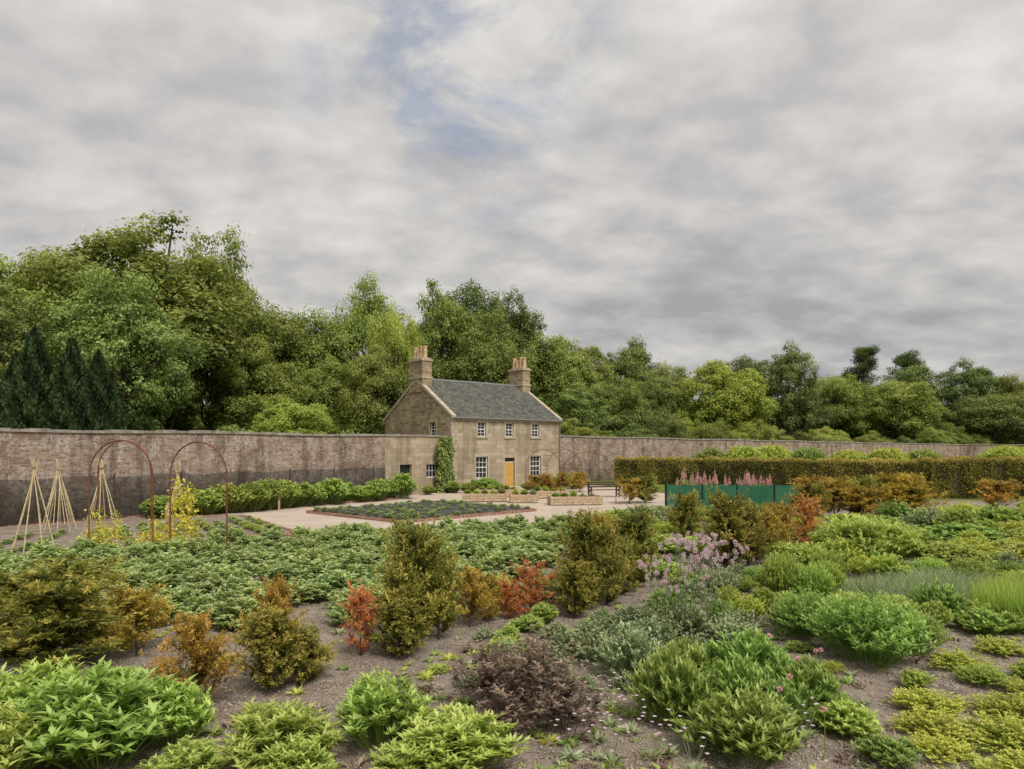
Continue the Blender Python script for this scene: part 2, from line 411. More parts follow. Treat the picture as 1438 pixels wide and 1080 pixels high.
def yew_mesh(name,seed,mat='lf_yew',H=1.8,R=.62,nb=125,nsh=10,nn_=14,NL=.075,cone=.62):
    """young yew: leader(s) + ascending branches carrying feathery shoots"""
    rs=np.random.default_rng(seed); parts=[]
    lean=rs.uniform(-.08,.08,2)
    parts.append((*tube_np([(0,0,-.05),(lean[0]*.5,lean[1]*.5,H*.5),(lean[0],lean[1],H*.9)],[.028,.018,.005],5),1))
    z0=rs.uniform(.0,.90,nb)**.9; an=rs.uniform(0,2*PI,nb)
    env=1+.28*np.sin(an*2+rs.uniform(0,6)+z0*5)+.20*np.sin(an*3+z0*9)
    ln=R*env*(1.0-cone*z0**1.5)*rs.uniform(.45,1.3,nb)
    p0=np.stack([lean[0]*z0,lean[1]*z0,z0*H*.93],1)
    rise=rs.uniform(.2,1.05,nb)*ln+.06
    p1=p0+np.stack([ln*np.cos(an),ln*np.sin(an),rise],1)
    parts.append((*leaves(p0,p1-p0,rdir(rs,nb),np.linalg.norm(p1-p0,axis=1),.014,np.full(nb,.5),0,True),1))
    bt=rs.uniform(-.28,.28,nb)
    idx=np.repeat(np.arange(nb),nsh); n=len(idx)
    f=rs.uniform(.2,1.0,n)
    s0=p0[idx]+(p1-p0)[idx]*f[:,None]
    bd=unit(p1-p0)[idx]
    sdir=unit(bd*.7+rdir(rs,n)*.65+np.array([0,0,.45]))
    sl=rs.uniform(.09,.28,n)
    j=np.repeat(np.arange(n),nn_); m=len(j)
    g=rs.uniform(0,1,m)
    P=s0[j]+sdir[j]*(sl[j]*g)[:,None]
    o=rdir(rs,m); D=unit(sdir[j]*.7+o*.75)
    nrm=unit(rdir(rs,m)+np.array([0,0,.6]))
    rad=np.clip(np.linalg.norm(P[:,:2],axis=1)/(R*.8),0,1.2)
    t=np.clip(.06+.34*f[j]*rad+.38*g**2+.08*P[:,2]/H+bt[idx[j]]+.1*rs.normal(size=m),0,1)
    LL=NL*rs.uniform(.7,1.25,m)
    parts.append((*leaves(P,D,nrm,LL,LL*.30,t,0,True),0))
    V,F,t,mi=merge(parts)
    return np_mesh(name,V,F,t,[M[mat],M['bark']],mi)

def grass_mesh(name,seed,n=1400,H=.9,R=.6,W=.02,mat='lf_bright',lean=.25):
    rs=np.random.default_rng(seed)
    an=rs.uniform(0,2*PI,n); q=np.sqrt(rs.uniform(0,1,n))*R
    P=np.stack([q*np.cos(an),q*np.sin(an),np.zeros(n)],1)
    D=unit(np.array([0,0,1.])+rs.normal(size=(n,3))*lean*np.array([1,1,.1])+np.stack([np.cos(an),np.sin(an),np.zeros(n)],1)*(q/R*.25)[:,None])
    nn=rdir(rs,n); L=H*rs.uniform(.5,1.08,n)
    V,F,t=leaves(P,D,nn,L,W,np.clip(.5+.25*rs.normal(size=n),0,1),.1)
    z=V[:,2]/H; t=np.clip(t*.6+z*.5-.05,0,1)
    return np_mesh(name,V,F,t,[M[mat]])

def hop_mesh(name,seed,h=2.2,r=.5,top=.1,ns=5,n=1500):
    """twining hop: strands climbing converging canes, irregular leaf bunches"""
    rs=np.random.default_rng(seed); parts=[]
    hs=rs.uniform(.35,1.0,ns)
    for k in range(ns):
        a=2*PI*k/ns+rs.uniform(-.3,.3); m=int(n/ns*hs[k]*1.2)
        f=rs.uniform(0,1,m)**1.2*hs[k]
        rad=r*(1-f)+top*f
        bunch=.06+.10*np.abs(np.sin(f*11+k*2))
        P=np.stack([rad*np.cos(a),rad*np.sin(a),f*h],1)+rs.normal(size=(m,3))*bunch[:,None]*np.array([1,1,.8]); P[:,2]=np.abs(P[:,2])
        D=unit(rdir(rs,m)+[0,0,-.3]); nn=unit(rdir(rs,m)*.7+[0,0,.8])
        L=rs.uniform(.05,.11,m)
        parts.append((*leaves(P,D,nn,L,L*.85,np.clip(.55+.25*rs.normal(size=m),0,1),.1,True),0))
    V,F,t,mi=merge(parts)
    return np_mesh(name,V,F,t,[M['lf_gold']],mi)

# ------------------------------------------------------------------ world / sun / camera
w=bpy.data.worlds.new("World"); bpy.context.scene.world=w; w.use_nodes=True
try:
    w.cycles.sampling_method='MANUAL'; w.cycles.sample_map_resolution=128
except Exception: pass
nt=w.node_tree; nt.nodes.clear()
out=nt.nodes.new('ShaderNodeOutputWorld')
sky=N(nt,'ShaderNodeTexSky',sky_type='NISHITA'); sky.sun_disc=False
sky.sun_elevation=math.radians(52); sky.sun_rotation=math.radians(150)
bg1=N(nt,'ShaderNodeBackground'); bg1.inputs[1].default_value=.14; nt.links.new(sky.outputs[0],bg1.inputs[0])
tc=N(nt,'ShaderNodeTexCoord'); sx=N(nt,'ShaderNodeSeparateXYZ'); nt.links.new(tc.outputs['Generated'],sx.inputs[0])
zz=math_(nt,'ADD',math_(nt,'MAXIMUM',sx.outputs[2],0.),.30)
cx=N(nt,'ShaderNodeCombineXYZ')
nt.links.new(math_(nt,'DIVIDE',sx.outputs[0],zz),cx.inputs[0]); nt.links.new(math_(nt,'DIVIDE',sx.outputs[1],zz),cx.inputs[1])
mp=N(nt,'ShaderNodeMapping'); mp.inputs['Rotation'].default_value=(0,0,math.radians(-14)); mp.inputs['Scale'].default_value=(1.05,1.25,1); mp.inputs['Location'].default_value=(6.4,2.9,0)
nt.links.new(cx.outputs[0],mp.inputs[0])
def wn(scale,detail,rough,dist=0.):
    n=N(nt,'ShaderNodeTexNoise'); n.inputs['Scale'].default_value=scale; n.inputs['Detail'].default_value=detail
    n.inputs['Roughness'].default_value=rough; n.inputs['Distortion'].default_value=dist
    nt.links.new(mp.outputs[0],n.inputs['Vector']); return n.outputs['Fac']
c1=wn(1.7,3,.5,.0); c2=wn(5.6,5,.52,.1); c3=wn(.5,1,.5)
f=math_(nt,'ADD',math_(nt,'ADD',math_(nt,'MULTIPLY',c1,.40),math_(nt,'MULTIPLY',c2,.38)),math_(nt,'MULTIPLY',c3,.22))
cr=ramp(nt,f,[(.38,(.385,.378,.392)),(.46,(.50,.487,.483)),(.53,(.61,.59,.565)),(.61,(.725,.70,.665))])
hz=ramp(nt,sx.outputs[2],[(.0,(.86,.87,.885)),(.16,(.91,.915,.92)),(.34,(1,1,1))])
ccol=mixc(nt,1.,cr.outputs[0],hz.outputs[0],'MULTIPLY')
bg2=N(nt,'ShaderNodeBackground'); bg2.inputs[1].default_value=1.08; nt.links.new(ccol,bg2.inputs[0])
# thinner cloud with blue showing through, high in the northern sky
dt=N(nt,'ShaderNodeVectorMath',operation='DOT_PRODUCT'); nt.links.new(tc.outputs['Generated'],dt.inputs[0]); dt.inputs[1].default_value=(-.075,.865,.497)
thin=ramp(nt,dt.outputs['Value'],[(.972,(0,0,0)),(.998,(1,1,1))])
c4=wn(3.6,5,.62,.3)
tn=ramp(nt,c4,[(.46,(0,0,0)),(.60,(.5,.5,.5))])
gf=math_(nt,'MULTIPLY',thin.outputs[0],tn.outputs[0])
mx=N(nt,'ShaderNodeMixShader'); nt.links.new(gf,mx.inputs[0]); nt.links.new(bg2.outputs[0],mx.inputs[1]); nt.links.new(bg1.outputs[0],mx.inputs[2])
nt.links.new(mx.outputs[0],out.inputs[0])

sl=bpy.data.lights.new('sun','SUN'); sl.energy=3.1; sl.angle=math.radians(24); sl.color=(1,.95,.86)
so=link(bpy.data.objects.new('sun',sl))
sd=Vector((math.sin(math.radians(150))*math.cos(math.radians(52)),math.cos(math.radians(150))*math.cos(math.radians(52)),math.sin(math.radians(52))))
so.rotation_euler=sd.to_track_quat('Z','Y').to_euler(); so.location=(10,-10,30)

cam=bpy.data.cameras.new('camera'); co=link(bpy.data.objects.new('camera',cam))
cam.sensor_width=36; cam.lens=24.03; cam.shift_y=.0605; cam.clip_end=3000; cam.clip_start=.1
co.location=(0,0,3.2); co.rotation_euler=(math.radians(90),0,0)
bpy.context.scene.camera=co
vs=bpy.context.scene.view_settings; vs.view_transform='Standard'; vs.look='None'; vs.exposure=0

# ------------------------------------------------------------------ ground
mb=MB(); mb.poly([(-700,-200,-.03),(700,-200,-.03),(700,1500,-.03),(-700,1500,-.03)])
obj('ground',mb.mesh('ground',[M['grass']]))

edge=[(-30,4),(-13.3,18.8),(-6.5,25),(2.3,27.7),(7.4,33.7),(18,40),(40,40)]
def edgeY(x):
    for (x0,y0),(x1,y1) in zip(edge,edge[1:]):
        if x0<=x<=x1: return y0+(y1-y0)*(x-x0)/(x1-x0)
    return 0
def soilz(x,y):
    return .03+.06*noise.noise(Vector((x*.6,y*.6,0)))+.03*noise.noise(Vector((x*2.6,y*2.6,3)))+.022*noise.noise(Vector((x*8,y*8,1)))
vs_=[];fs=[];xs=np.arange(-22,34,.12); ys=np.arange(2,40,.12); gid={}
for i,x in enumerate(xs):
    ey=edgeY(x)
    for j,y in enumerate(ys):
        if y<ey and abs(x)<y*.95+4:
            gid[(i,j)]=len(vs_); vs_.append((x,y,soilz(x,y)))
for (i,j),a in gid.items():
    if (i+1,j) in gid and (i,j+1) in gid and (i+1,j+1) in gid:
        fs.append((a,gid[(i+1,j)],gid[(i+1,j+1)],gid[(i,j+1)]))
me=np_mesh('soil_bed',vs_,fs,None,[M['soil']]); me.polygons.foreach_set('use_smooth',[True]*len(fs))
obj('soil_bed',me)

mb=MB(); mb.poly([(x,y,0) for x,y in [(-22,24),(-14,16.5),(-6.4,24.8),(2.4,27.5),(7.6,33.5),(30,40),(34,44),(10,59),(3.0,56),(-5,49),(-20,30)]])
obj('gravel_path',mb.mesh('gravel_path',[M['gravel']]),(0,0,-.02))
mb=MB(); mb.poly([(x,y,0) for x,y in [(12,38.5),(34,40),(70,60),(70,100),(12,66),(5,58),(9,55)]])
obj('grass_lawn',mb.mesh('grass_lawn',[M['grass']]),(0,0,-.012))

def bed(name,pts,z=.06,soil='soil',brick=True):
    p=empty(name)
    mb=MB(); mb.poly([(x,y,z) for x,y in pts]); obj('bed_soil',mb.mesh('bed_soil',[M[soil]]),parent=p)
    if brick:
        mb=MB(); rs=random.Random(3)
        for (x0,y0),(x1,y1) in zip(pts,pts[1:]+pts[:1]):
            L=math.hypot(x1-x0,y1-y0); k=int(L/.23); a=math.atan2(y1-y0,x1-x0)
            for i in range(k):
                c=(i+.5)/k; cx_=x0+(x1-x0)*c; cy_=y0+(y1-y0)*c; aa=a+rs.uniform(-.03,.03); hh=.10+rs.uniform(-.015,.02)
                def fn(x,y,z,cx_=cx_,cy_=cy_,aa=aa): return (cx_+x*math.cos(aa)-y*math.sin(aa),cy_+x*math.sin(aa)+y*math.cos(aa),z)
                mb.box(-.105,.105,-.055,.055,-.03,hh,0,fn)
        obj('brick_edging',mb.mesh('brick_edging',[M['brickedge']]),parent=p)
    return p
netbed=bed('netted_vegetable_bed',[(-4.6,28.6),(1.2,34.0),(-4.2,39.4),(-9.9,33.0)])
wigbed=bed('bean_bed',[(-21,16.5),(-13.6,19.4),(-8.0,25.2),(-12.2,31.0),(-16.8,30.0),(-22.2,23.5)])
wallbed=bed('wall_border_bed',[(-20.4,27.6),(-16.0,31.5),(-7.0,41.5),(-7.8,43.7)],.05)

mb=MB(); rr=random.Random(4)
for (x0,y0),(x1,y1) in zip(edge[1:5],edge[2:6]):
    L=math.hypot(x1-x0,y1-y0); k=int(L/.23); a=math.atan2(y1-y0,x1-x0)
    for i in range(k):
        c=(i+.5)/k; cx_=x0+(x1-x0)*c; cy_=y0+(y1-y0)*c+.08; aa=a+rr.uniform(-.03,.03); hh=.13+rr.uniform(-.015,.02)
        def fn(x,y,z): return (cx_+x*math.cos(aa)-y*math.sin(aa),cy_+x*math.sin(aa)+y*math.cos(aa),z)
        mb.box(-.105,.105,-.055,.055,-.03,hh,0,fn)
obj('brick_border_edging',mb.mesh('brick_border_edging',[M['brickedge']]))

def scatter_clods(name,n,ymin,ymax,smin,smax,mat,flat=.6,seed=1,power=1.6):
    rs=np.random.default_rng(seed)
    y=ymin+(ymax-ymin)*rs.uniform(0,1,n)**power; x=rs.uniform(-.8,.8,n)*y
    keep=np.array([yy<edgeY(xx)-.1 for xx,yy in zip(x,y)]); x=x[keep];y=y[keep];n=len(x)
    z=np.array([soilz(a,b) for a,b in zip(x,y)])
    octv=np.array([[1,0,0],[-1,0,0],[0,1,0],[0,-1,0],[0,0,1],[0,0,-1]],float)
    octf=np.array([[0,2,4],[2,1,4],[1,3,4],[3,0,4],[2,0,5],[1,2,5],[3,1,5],[0,3,5]])
    s=rs.uniform(smin,smax,n)*rs.uniform(.5,1,n)
    V=octv[None]*s[:,None,None]*rs.uniform(.5,1.3,(n,6,1))*np.array([1,1,flat])
    a=rs.uniform(0,2*PI,n); ca,sa=np.cos(a)[:,None],np.sin(a)[:,None]
    V=np.stack([V[...,0]*ca-V[...,1]*sa+x[:,None],V[...,0]*sa+V[...,1]*ca+y[:,None],V[...,2]+z[:,None]],-1).reshape(-1,3)
    F=(octf[None]+np.arange(n)[:,None,None]*6).reshape(-1,3)
    obj(name,np_mesh(name,V,F,None,[M[mat]]))
scatter_clods('soil_clods',46000,5,22,.010,.045,'clod')
scatter_clods('bark_mulch',36000,5,18,.012,.034,'chip',.3,2)
# fallen twigs and dry stalks lying on the soil
rs=np.random.default_rng(77); n=2600
y=5.5+11*rs.uniform(0,1,n)**1.4; x=rs.uniform(-.75,.78,n)*y
keep=np.array([b_<edgeY(a_)-.3 for a_,b_ in zip(x,y)]); x=x[keep]; y=y[keep]; n=len(x)
P=np.stack([x,y,np.array([soilz(a_,b_)+.02 for a_,b_ in zip(x,y)])],1)
an=rs.uniform(0,2*PI,n); D=np.stack([np.cos(an),np.sin(an),rs.uniform(-.05,.35,n)],1)
V,F,t=leaves(P,D,np.tile([0,0,1.],(n,1)),rs.uniform(.05,.26,n),.009,rs.uniform(0,1,n),0)
obj('fallen_twigs',np_mesh('fallen_twigs',V,F,t,[M['lf_straw']]))

# ------------------------------------------------------------------ walls
def wall_obj(name,x0,y0,x1,y1,h0,h1,th,mat,cope=True,openings=()):
    L=math.hypot(x1-x0,y1-y0); a=math.atan2(y1-y0,x1-x0)
    p=empty(name,(x0,y0,0),a); mb=MB()
    k=max(2,int(L/1.5)); rs=random.Random(9)
    xs=sorted(set([L*i/k for i in range(k+1)]+[o[i] for o in openings for i in (0,1)]))
    H=lambda x:h0+(h1-h0)*x/L+.03*math.sin(x*.5)
    zs=[-.1]+sorted(set(o[i] for o in openings for i in (2,3) if o[i]>-.1))
    for a_,b_ in zip(xs,xs[1:]):
        for i in range(len(zs)):
            z0=zs[i]; z1=zs[i+1] if i+1<len(zs) else None
            mid=((a_+b_)/2,(z0+(z1 if z1 is not None else H(a_)))/2)
            if any(o[0]<mid[0]<o[1] and o[2]<mid[1]<o[3] for o in openings): continue
            za=z1 if z1 is not None else H(a_); zb=z1 if z1 is not None else H(b_)
            mb.poly([(a_,0,z0),(b_,0,z0),(b_,0,zb),(a_,0,za)])
            mb.poly([(b_,th,z0),(a_,th,z0),(a_,th,za),(b_,th,zb)])
    for o in openings:
        a_,b_,z0,z1=o[:4]; d=.3
        mb.poly([(a_,0,z0),(a_,0,z1),(a_,d,z1),(a_,d,z0)]); mb.poly([(b_,0,z0),(b_,d,z0),(b_,d,z1),(b_,0,z1)])
        mb.poly([(a_,0,z1),(b_,0,z1),(b_,d,z1),(a_,d,z1)]); mb.poly([(a_,0,z0),(a_,d,z0),(b_,d,z0),(b_,0,z0)])
    mb.poly([(0,0,-.1),(0,0,H(0)),(0,th,H(0)),(0,th,-.1)]); mb.poly([(L,0,-.1),(L,th,-.1),(L,th,H(L)),(L,0,H(L))])
    obj('masonry',mb.mesh('masonry',[mat]),parent=p)
    if cope:
        mb=MB(); x=0
        while x<L-.02:
            l=min(rs.uniform(.6,.95),L-x); dz=rs.uniform(-.02,.03); z=H(x+l/2)
            mb.box(x+.006,x+l-.006,-.07,th+.07,z-.02,z+.11+dz)
            x+=l
        obj('coping',mb.mesh('coping',[M['coping']]),parent=p)
    return p
d=(.596,.803)
wx=lambda t:(-20.4+d[0]*t,27.2+d[1]*t)
a0=wx(-19); a1=wx(20.6); a2=wx(26.55)
wall_obj('garden_wall',*a0,*a1,3.8,3.86,.5,M['gardenwall'])
ow=wall_obj('outhouse_wall',*a1,*a2,3.86,3.86,.6,M['ashlar'],openings=[(1.3,2.4,-.1,2.0),(3.8,5.2,1.05,2.0)])
wall_obj('garden_wall',1.36,58.9,72,110,4.1,3.45,.5,M['gardenwall'])
wall_obj('garden_wall',72,110,118,92,3.45,3.4,.5,M['gardenwall'])

def window_mesh(w,h,cols,rows,sash=True):
    mb=MB(); f=.06; y0,y1=.0,.06
    mb.box(0,f,y0,y1,0,h); mb.box(w-f,w,y0,y1,0,h); mb.box(f,w-f,y0,y1,h-f,h); mb.box(f,w-f,y0,y1,0,f)
    if sash: mb.box(f,w-f,y0+.01,y1-.005,h/2-.03,h/2+.03)
    for i in range(1,cols): x=f+(w-2*f)*i/cols; mb.box(x-.014,x+.014,y0+.02,y1-.01,f,h-f)
    for j in range(1,rows):
        if sash and j*2==rows: continue
        z=f+(h-2*f)*j/rows; mb.box(f,w-f,y0+.022,y1-.012,z-.014,z+.014)
    mb.poly([(f,.045,f),(w-f,.045,f),(w-f,.045,h-f),(f,.045,h-f)],1)
    return mb.mesh('window',[M['white'],M['glass']])
obj('window',window_mesh(1.4,.95,4,2,False),(3.8,.1,1.05),parent=ow)
mb=MB(); mb.box(1.3,2.4,.22,.28,-.05,2.0)
for i in range(6): mb.box(1.33+i*.178,1.33+i*.178+.16,.205,.22,0,1.97)
obj('plank_door',mb.mesh('plank_door',[M['doorg']]),parent=ow)

p=empty('fruit_netting'); mb=MB(); mp_=MB()
for i in range(22):
    t0=-2+i*1.0
    if t0>19.6: break
    x,y=wx(t0); x+=.803*.7; y-=.596*.7
    x2,y2=wx(t0+1.0); x2+=.803*.7; y2-=.596*.7
    s=.05*math.sin(i*1.7); s2=.05*math.sin((i+1)*1.7)
    mb.poly([(x,y,.05),(x2,y2,.05),(x2,y2,1.9+s2),(x,y,1.9+s)])
    if i%3==0: mp_.tube([(x,y,-.1),(x,y,2.0)],.035,6)
obj('net',mb.mesh('net',[M['net']]),parent=p); obj('posts',mp_.mesh('posts',[M['darkwood']]),parent=p)

# ------------------------------------------------------------------ house
HX,HY=-4.32,48.8; ang=math.atan2(.651,.759); LF=10.9; DP=9.27; EV=5.35; RG=8.25
house=empty('stone_house',(HX,HY,0),ang)
def face_open(mapf,L,H,ops,rev=.16,flip=False):
    mb=MB(); xs=sorted(set([0,L]+[o[i] for o in ops for i in (0,1)])); zs=sorted(set([-.2,H]+[o[i] for o in ops for i in (2,3)]))
    def P(pts):
        q=[mapf(*p) for p in pts]
        mb.poly(q[::-1] if flip else q)
    for a_,b_ in zip(xs,xs[1:]):
        for c_,d_ in zip(zs,zs[1:]):
            m_=((a_+b_)/2,(c_+d_)/2)
            if any(o[0]<m_[0]<o[1] and o[2]<m_[1]<o[3] for o in ops): continue
            P([(a_,0,c_),(b_,0,c_),(b_,0,d_),(a_,0,d_)])
    for a_,b_,c_,d_ in ops:
        P([(a_,0,c_),(a_,0,d_),(a_,rev,d_),(a_,rev,c_)]); P([(b_,0,c_),(b_,rev,c_),(b_,rev,d_),(b_,0,d_)])
        P([(a_,0,d_),(b_,0,d_),(b_,rev,d_),(a_,rev,d_)]); P([(a_,0,c_),(a_,rev,c_),(b_,rev,c_),(b_,0,c_)])
    return mb
front_ops=[]
for s in (2.75,5.45,8.15): front_ops.append((s-.38,s+.38,3.93,5.02))
for s in (2.75,8.15): front_ops.append((s-.55,s+.55,.85,2.45))
front_ops.append((5.45-.5,5.45+.5,.15,2.35))
mb=face_open(lambda s,dp,z:(s,dp,z),LF,EV,front_ops); obj('front_wall',mb.mesh('front_wall',[M['ashlar']]),parent=house)
gops=[(2.35-.4,2.35+.4,3.93,5.0)]
mb=face_open(lambda s,dp,z:(dp,s,z),DP,EV,gops,flip=True)
mb.poly([(0,0,EV),(0,DP/2,RG),(0,DP,EV)]); obj('gable_wall',mb.mesh('gable_wall',[M['gable']]),parent=house)
mb=MB(); mb.poly([(LF,0,-.2),(LF,DP,-.2),(LF,DP,EV),(LF,DP/2,RG),(LF,0,EV)]); mb.poly([(LF,DP,-.2),(0,DP,-.2),(0,DP,EV),(LF,DP,EV)])
obj('rear_walls',mb.mesh('rear_walls',[M['gable']]),parent=house)
for (a_,b_,c_,d_) in front_ops:
    mb=MB(); mg=.15; pr=-.025
    mb.box(a_-mg,a_,pr,.1,c_,d_); mb.box(b_,b_+mg,pr,.1,c_,d_); mb.box(a_-mg,b_+mg,pr,.1,d_,d_+.2)
    if c_>.5: mb.box(a_-mg-.05,b_+mg+.05,-.07,.1,c_-.13,c_)
    obj('stone_margin',mb.mesh('stone_margin',[M['trimstone']]),parent=house)
    if c_>.5:
        obj('sash_window',window_mesh(b_-a_,d_-c_,3 if c_<2 else 2,4),(a_,.10,c_),parent=house)
mb=MB(); a_,b_=4.95,5.95
mb.box(a_,b_,.1,.15,.15,1.98)
for (u0,u1,v0,v1) in ((.1,.44,.15,.75),(.56,.9,.15,.75),(.1,.44,.9,1.65),(.56,.9,.9,1.65)): mb.box(a_+u0,a_+u1,.085,.1,.15+v0,.15+v1)
mb.box(a_,b_,.1,.15,2.3,2.35); mb.box(a_,b_,.09,.15,1.98,2.03,2); mb.poly([(a_,.13,2.03),(b_,.13,2.03),(b_,.13,2.3),(a_,.13,2.3)],1)
obj('front_door',mb.mesh('front_door',[M['doory'],M['glass'],M['white']]),parent=house)
mb=MB(); mb.box(4.7,6.2,-.75,-.001,-.1,.15); mb.box(4.5,6.4,-1.1,-.751,-.1,.03)
obj('door_steps',mb.mesh('door_steps',[M['trimstone']]),parent=house)
g=obj('gable_window',window_mesh(.8,1.07,2,4),(.10,2.75,3.93),-PI/2,parent=house)
mb=MB(); mb.box(-.03,.1,1.8,1.95,3.93,5.0); mb.box(-.03,.1,2.75,2.9,3.93,5.0); mb.box(-.03,.1,1.8,2.9,5.0,5.2); mb.box(-.07,.1,1.75,2.95,3.8,3.93)
for i in range(19):
    z=i*.28; l=.5 if i%2 else .3; l2=.3 if i%2 else .5
    mb.box(-.018,l,-.018,-.0005,z+.006,z+.274); mb.box(-.018,-.0005,-.0004,l2,z+.006,z+.274)
obj('gable_margin',mb.mesh('gable_margin',[M['trimstone']]),parent=house)
sl_=math.hypot(DP/2,RG-EV); sa=math.atan2(RG-EV,DP/2)
def slope(name,dirn):
    mb=MB(); mb.box(.28,LF-.28,-.22,sl_,0,.11)
    o=obj(name,mb.mesh(name,[M['slate']]),parent=house)
    if dirn>0: o.location=(0,0,EV+.02); o.rotation_euler=(sa,0,0)
    else: o.location=(LF,DP,EV+.02); o.rotation_euler=(sa,0,PI)
slope('roof_front_slope',1); slope('roof_rear_slope',-1)
mb=MB()
for x0,x1 in ((-.06,.28),(LF-.28,LF+.06)):
    n=9
    for i in range(n):
        for sgn in (0,1):
            ya=DP/2*i/n; yb=DP/2*(i+1)/n-.015
            za=EV+(RG-EV)*i/n; zb=EV+(RG-EV)*(i+1)/n
            if i==0: ya-=.2; za-=.12
            if sgn: ya,yb=DP-ya,DP-yb
            p=[(x0,ya,za-.02),(x1,ya,za-.02),(x1,yb,zb-.02),(x0,yb,zb-.02),(x0,ya,za+.20),(x1,ya,za+.20),(x1,yb,zb+.20),(x0,yb,zb+.20)]
            q=len(mb.v); mb.v+=p
            for f_ in ((3,2,1,0),(4,5,6,7),(0,1,5,4),(1,2,6,5),(2,3,7,6),(3,0,4,7)): mb.f.append([q+i_ for i_ in f_]); mb.m.append(0)
obj('gable_skews',mb.mesh('gable_skews',[M['trimstone']]),parent=house)
mb=MB(); mb.tube([(.28,DP/2,RG+.13),(LF-.28,DP/2,RG+.13)],.12,8); obj('ridge',mb.mesh('ridge',[M['lead']]),parent=house)
mb=MB(); mb.tube([(.0,-.24,EV-.08),(LF,-.24,EV-.08)],.065,8); mb.tube([(LF-.15,-.1,EV-.1),(LF-.15,-.08,.1)],.04,8); mb.box(.0,LF,-.14,-.001,EV-.22,EV-.02,1)
obj('gutter',mb.mesh('gutter',[M['lead'],M['trimstone']]),parent=house)
for x0 in (-.04,LF-.82):
    mb=MB(); yc=DP/2
    mb.box(x0,x0+.86,yc-.92,yc+.92,RG-.9,RG+1.45,0); mb.box(x0-.07,x0+.93,yc-.99,yc+.99,RG+1.45,RG+1.6,1)
    mb.box(x0-.05,x0+.91,yc-.97,yc+.97,RG+.12,RG+.26,1)
    mb.box(x0+.03,x0+.83,yc-.89,yc+.89,RG+1.6,RG+1.68,1)
    for i in range(4):
        y=yc-.66+i*.44; h=.95 if i!=2 else .78
        mb.tube([(x0+.43,y,RG+1.66),(x0+.43,y,RG+1.74),(x0+.43,y,RG+1.75),(x0+.43,y,RG+1.66+h-.14),(x0+.43,y,RG+1.66+h-.12),(x0+.43,y,RG+1.66+h)],[.20,.20,.17,.145,.18,.18],12,2)
    obj('chimney',mb.mesh('chimney',[M['gable'],M['trimstone'],M['pot']]),parent=house)
def sheet_leaves(name,origin,ux,w,h,n,L,mat,depth=.25,seed=1):
    rs=np.random.default_rng(seed)
    ux=np.array([ux[0],ux[1],0.]); nz=np.array([ux[1],-ux[0],0.])
    a=rs.uniform(-.5,.5,n); b=rs.uniform(0,1,n)
    wid=w*(1-.25*np.sin(b*7+1)**2)*(1-.1*b)
    P=np.array(origin)+ux*(a*wid)[:,None]+np.array([0,0,1.])*(b*h)[:,None]+nz*(depth*rs.uniform(.2,1,n)*(1-.5*(2*np.abs(a))**2))[:,None]
    nn=unit(nz+rdir(rs,n)*.5+np.array([0,0,.4])); ax=unit(np.array([0,0,-1.])+rdir(rs,n)*.7)
    t=np.clip(.45+.25*np.sin(a*14+b*23)+.2*rs.normal(size=n),0,1); LL=L*rs.uniform(.6,1.3,n)
    V,F,t=leaves(P,ax,nn,LL,LL*.8,t,.1,True)
    return obj(name,np_mesh(name,V,F,t,[M[mat]]))
sheet_leaves('ivy_climber',(-4.75,47.7,0),(.596,.803),1.9,3.9,5500,.17,'lf_mid',.38,4)

# ------------------------------------------------------------------ trees
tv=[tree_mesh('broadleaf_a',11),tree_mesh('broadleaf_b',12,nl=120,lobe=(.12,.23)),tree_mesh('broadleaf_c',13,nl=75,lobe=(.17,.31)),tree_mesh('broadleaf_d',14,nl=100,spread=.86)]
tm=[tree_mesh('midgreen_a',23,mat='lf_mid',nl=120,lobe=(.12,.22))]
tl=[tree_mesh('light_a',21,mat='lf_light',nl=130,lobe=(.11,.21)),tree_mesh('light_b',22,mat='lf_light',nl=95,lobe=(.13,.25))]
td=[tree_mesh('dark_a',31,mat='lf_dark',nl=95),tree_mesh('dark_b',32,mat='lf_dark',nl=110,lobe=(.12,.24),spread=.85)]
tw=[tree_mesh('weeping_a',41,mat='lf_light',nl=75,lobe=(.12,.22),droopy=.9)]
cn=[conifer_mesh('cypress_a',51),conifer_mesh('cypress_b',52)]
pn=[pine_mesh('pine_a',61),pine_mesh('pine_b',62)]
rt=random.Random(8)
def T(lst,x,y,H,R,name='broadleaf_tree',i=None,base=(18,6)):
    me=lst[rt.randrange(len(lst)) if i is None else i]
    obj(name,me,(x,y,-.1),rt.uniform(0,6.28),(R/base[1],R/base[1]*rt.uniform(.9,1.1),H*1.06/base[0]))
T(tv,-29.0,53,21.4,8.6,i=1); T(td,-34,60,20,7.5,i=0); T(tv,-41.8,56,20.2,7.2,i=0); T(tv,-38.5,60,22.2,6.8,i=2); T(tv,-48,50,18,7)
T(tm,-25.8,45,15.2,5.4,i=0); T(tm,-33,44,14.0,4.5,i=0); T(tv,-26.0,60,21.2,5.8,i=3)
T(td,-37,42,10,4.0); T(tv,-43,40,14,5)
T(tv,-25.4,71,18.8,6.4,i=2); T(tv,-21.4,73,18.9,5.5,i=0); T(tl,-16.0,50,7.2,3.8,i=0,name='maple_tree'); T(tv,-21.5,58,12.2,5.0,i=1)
T(tv,-17,64,12,4.5); T(tv,-15.8,75,20.8,5.2,i=3); T(tw,-11.3,66,17.2,3.8,i=0,name='weeping_birch_tree'); T(tv,-8.4,80,22.8,5.4,i=1)
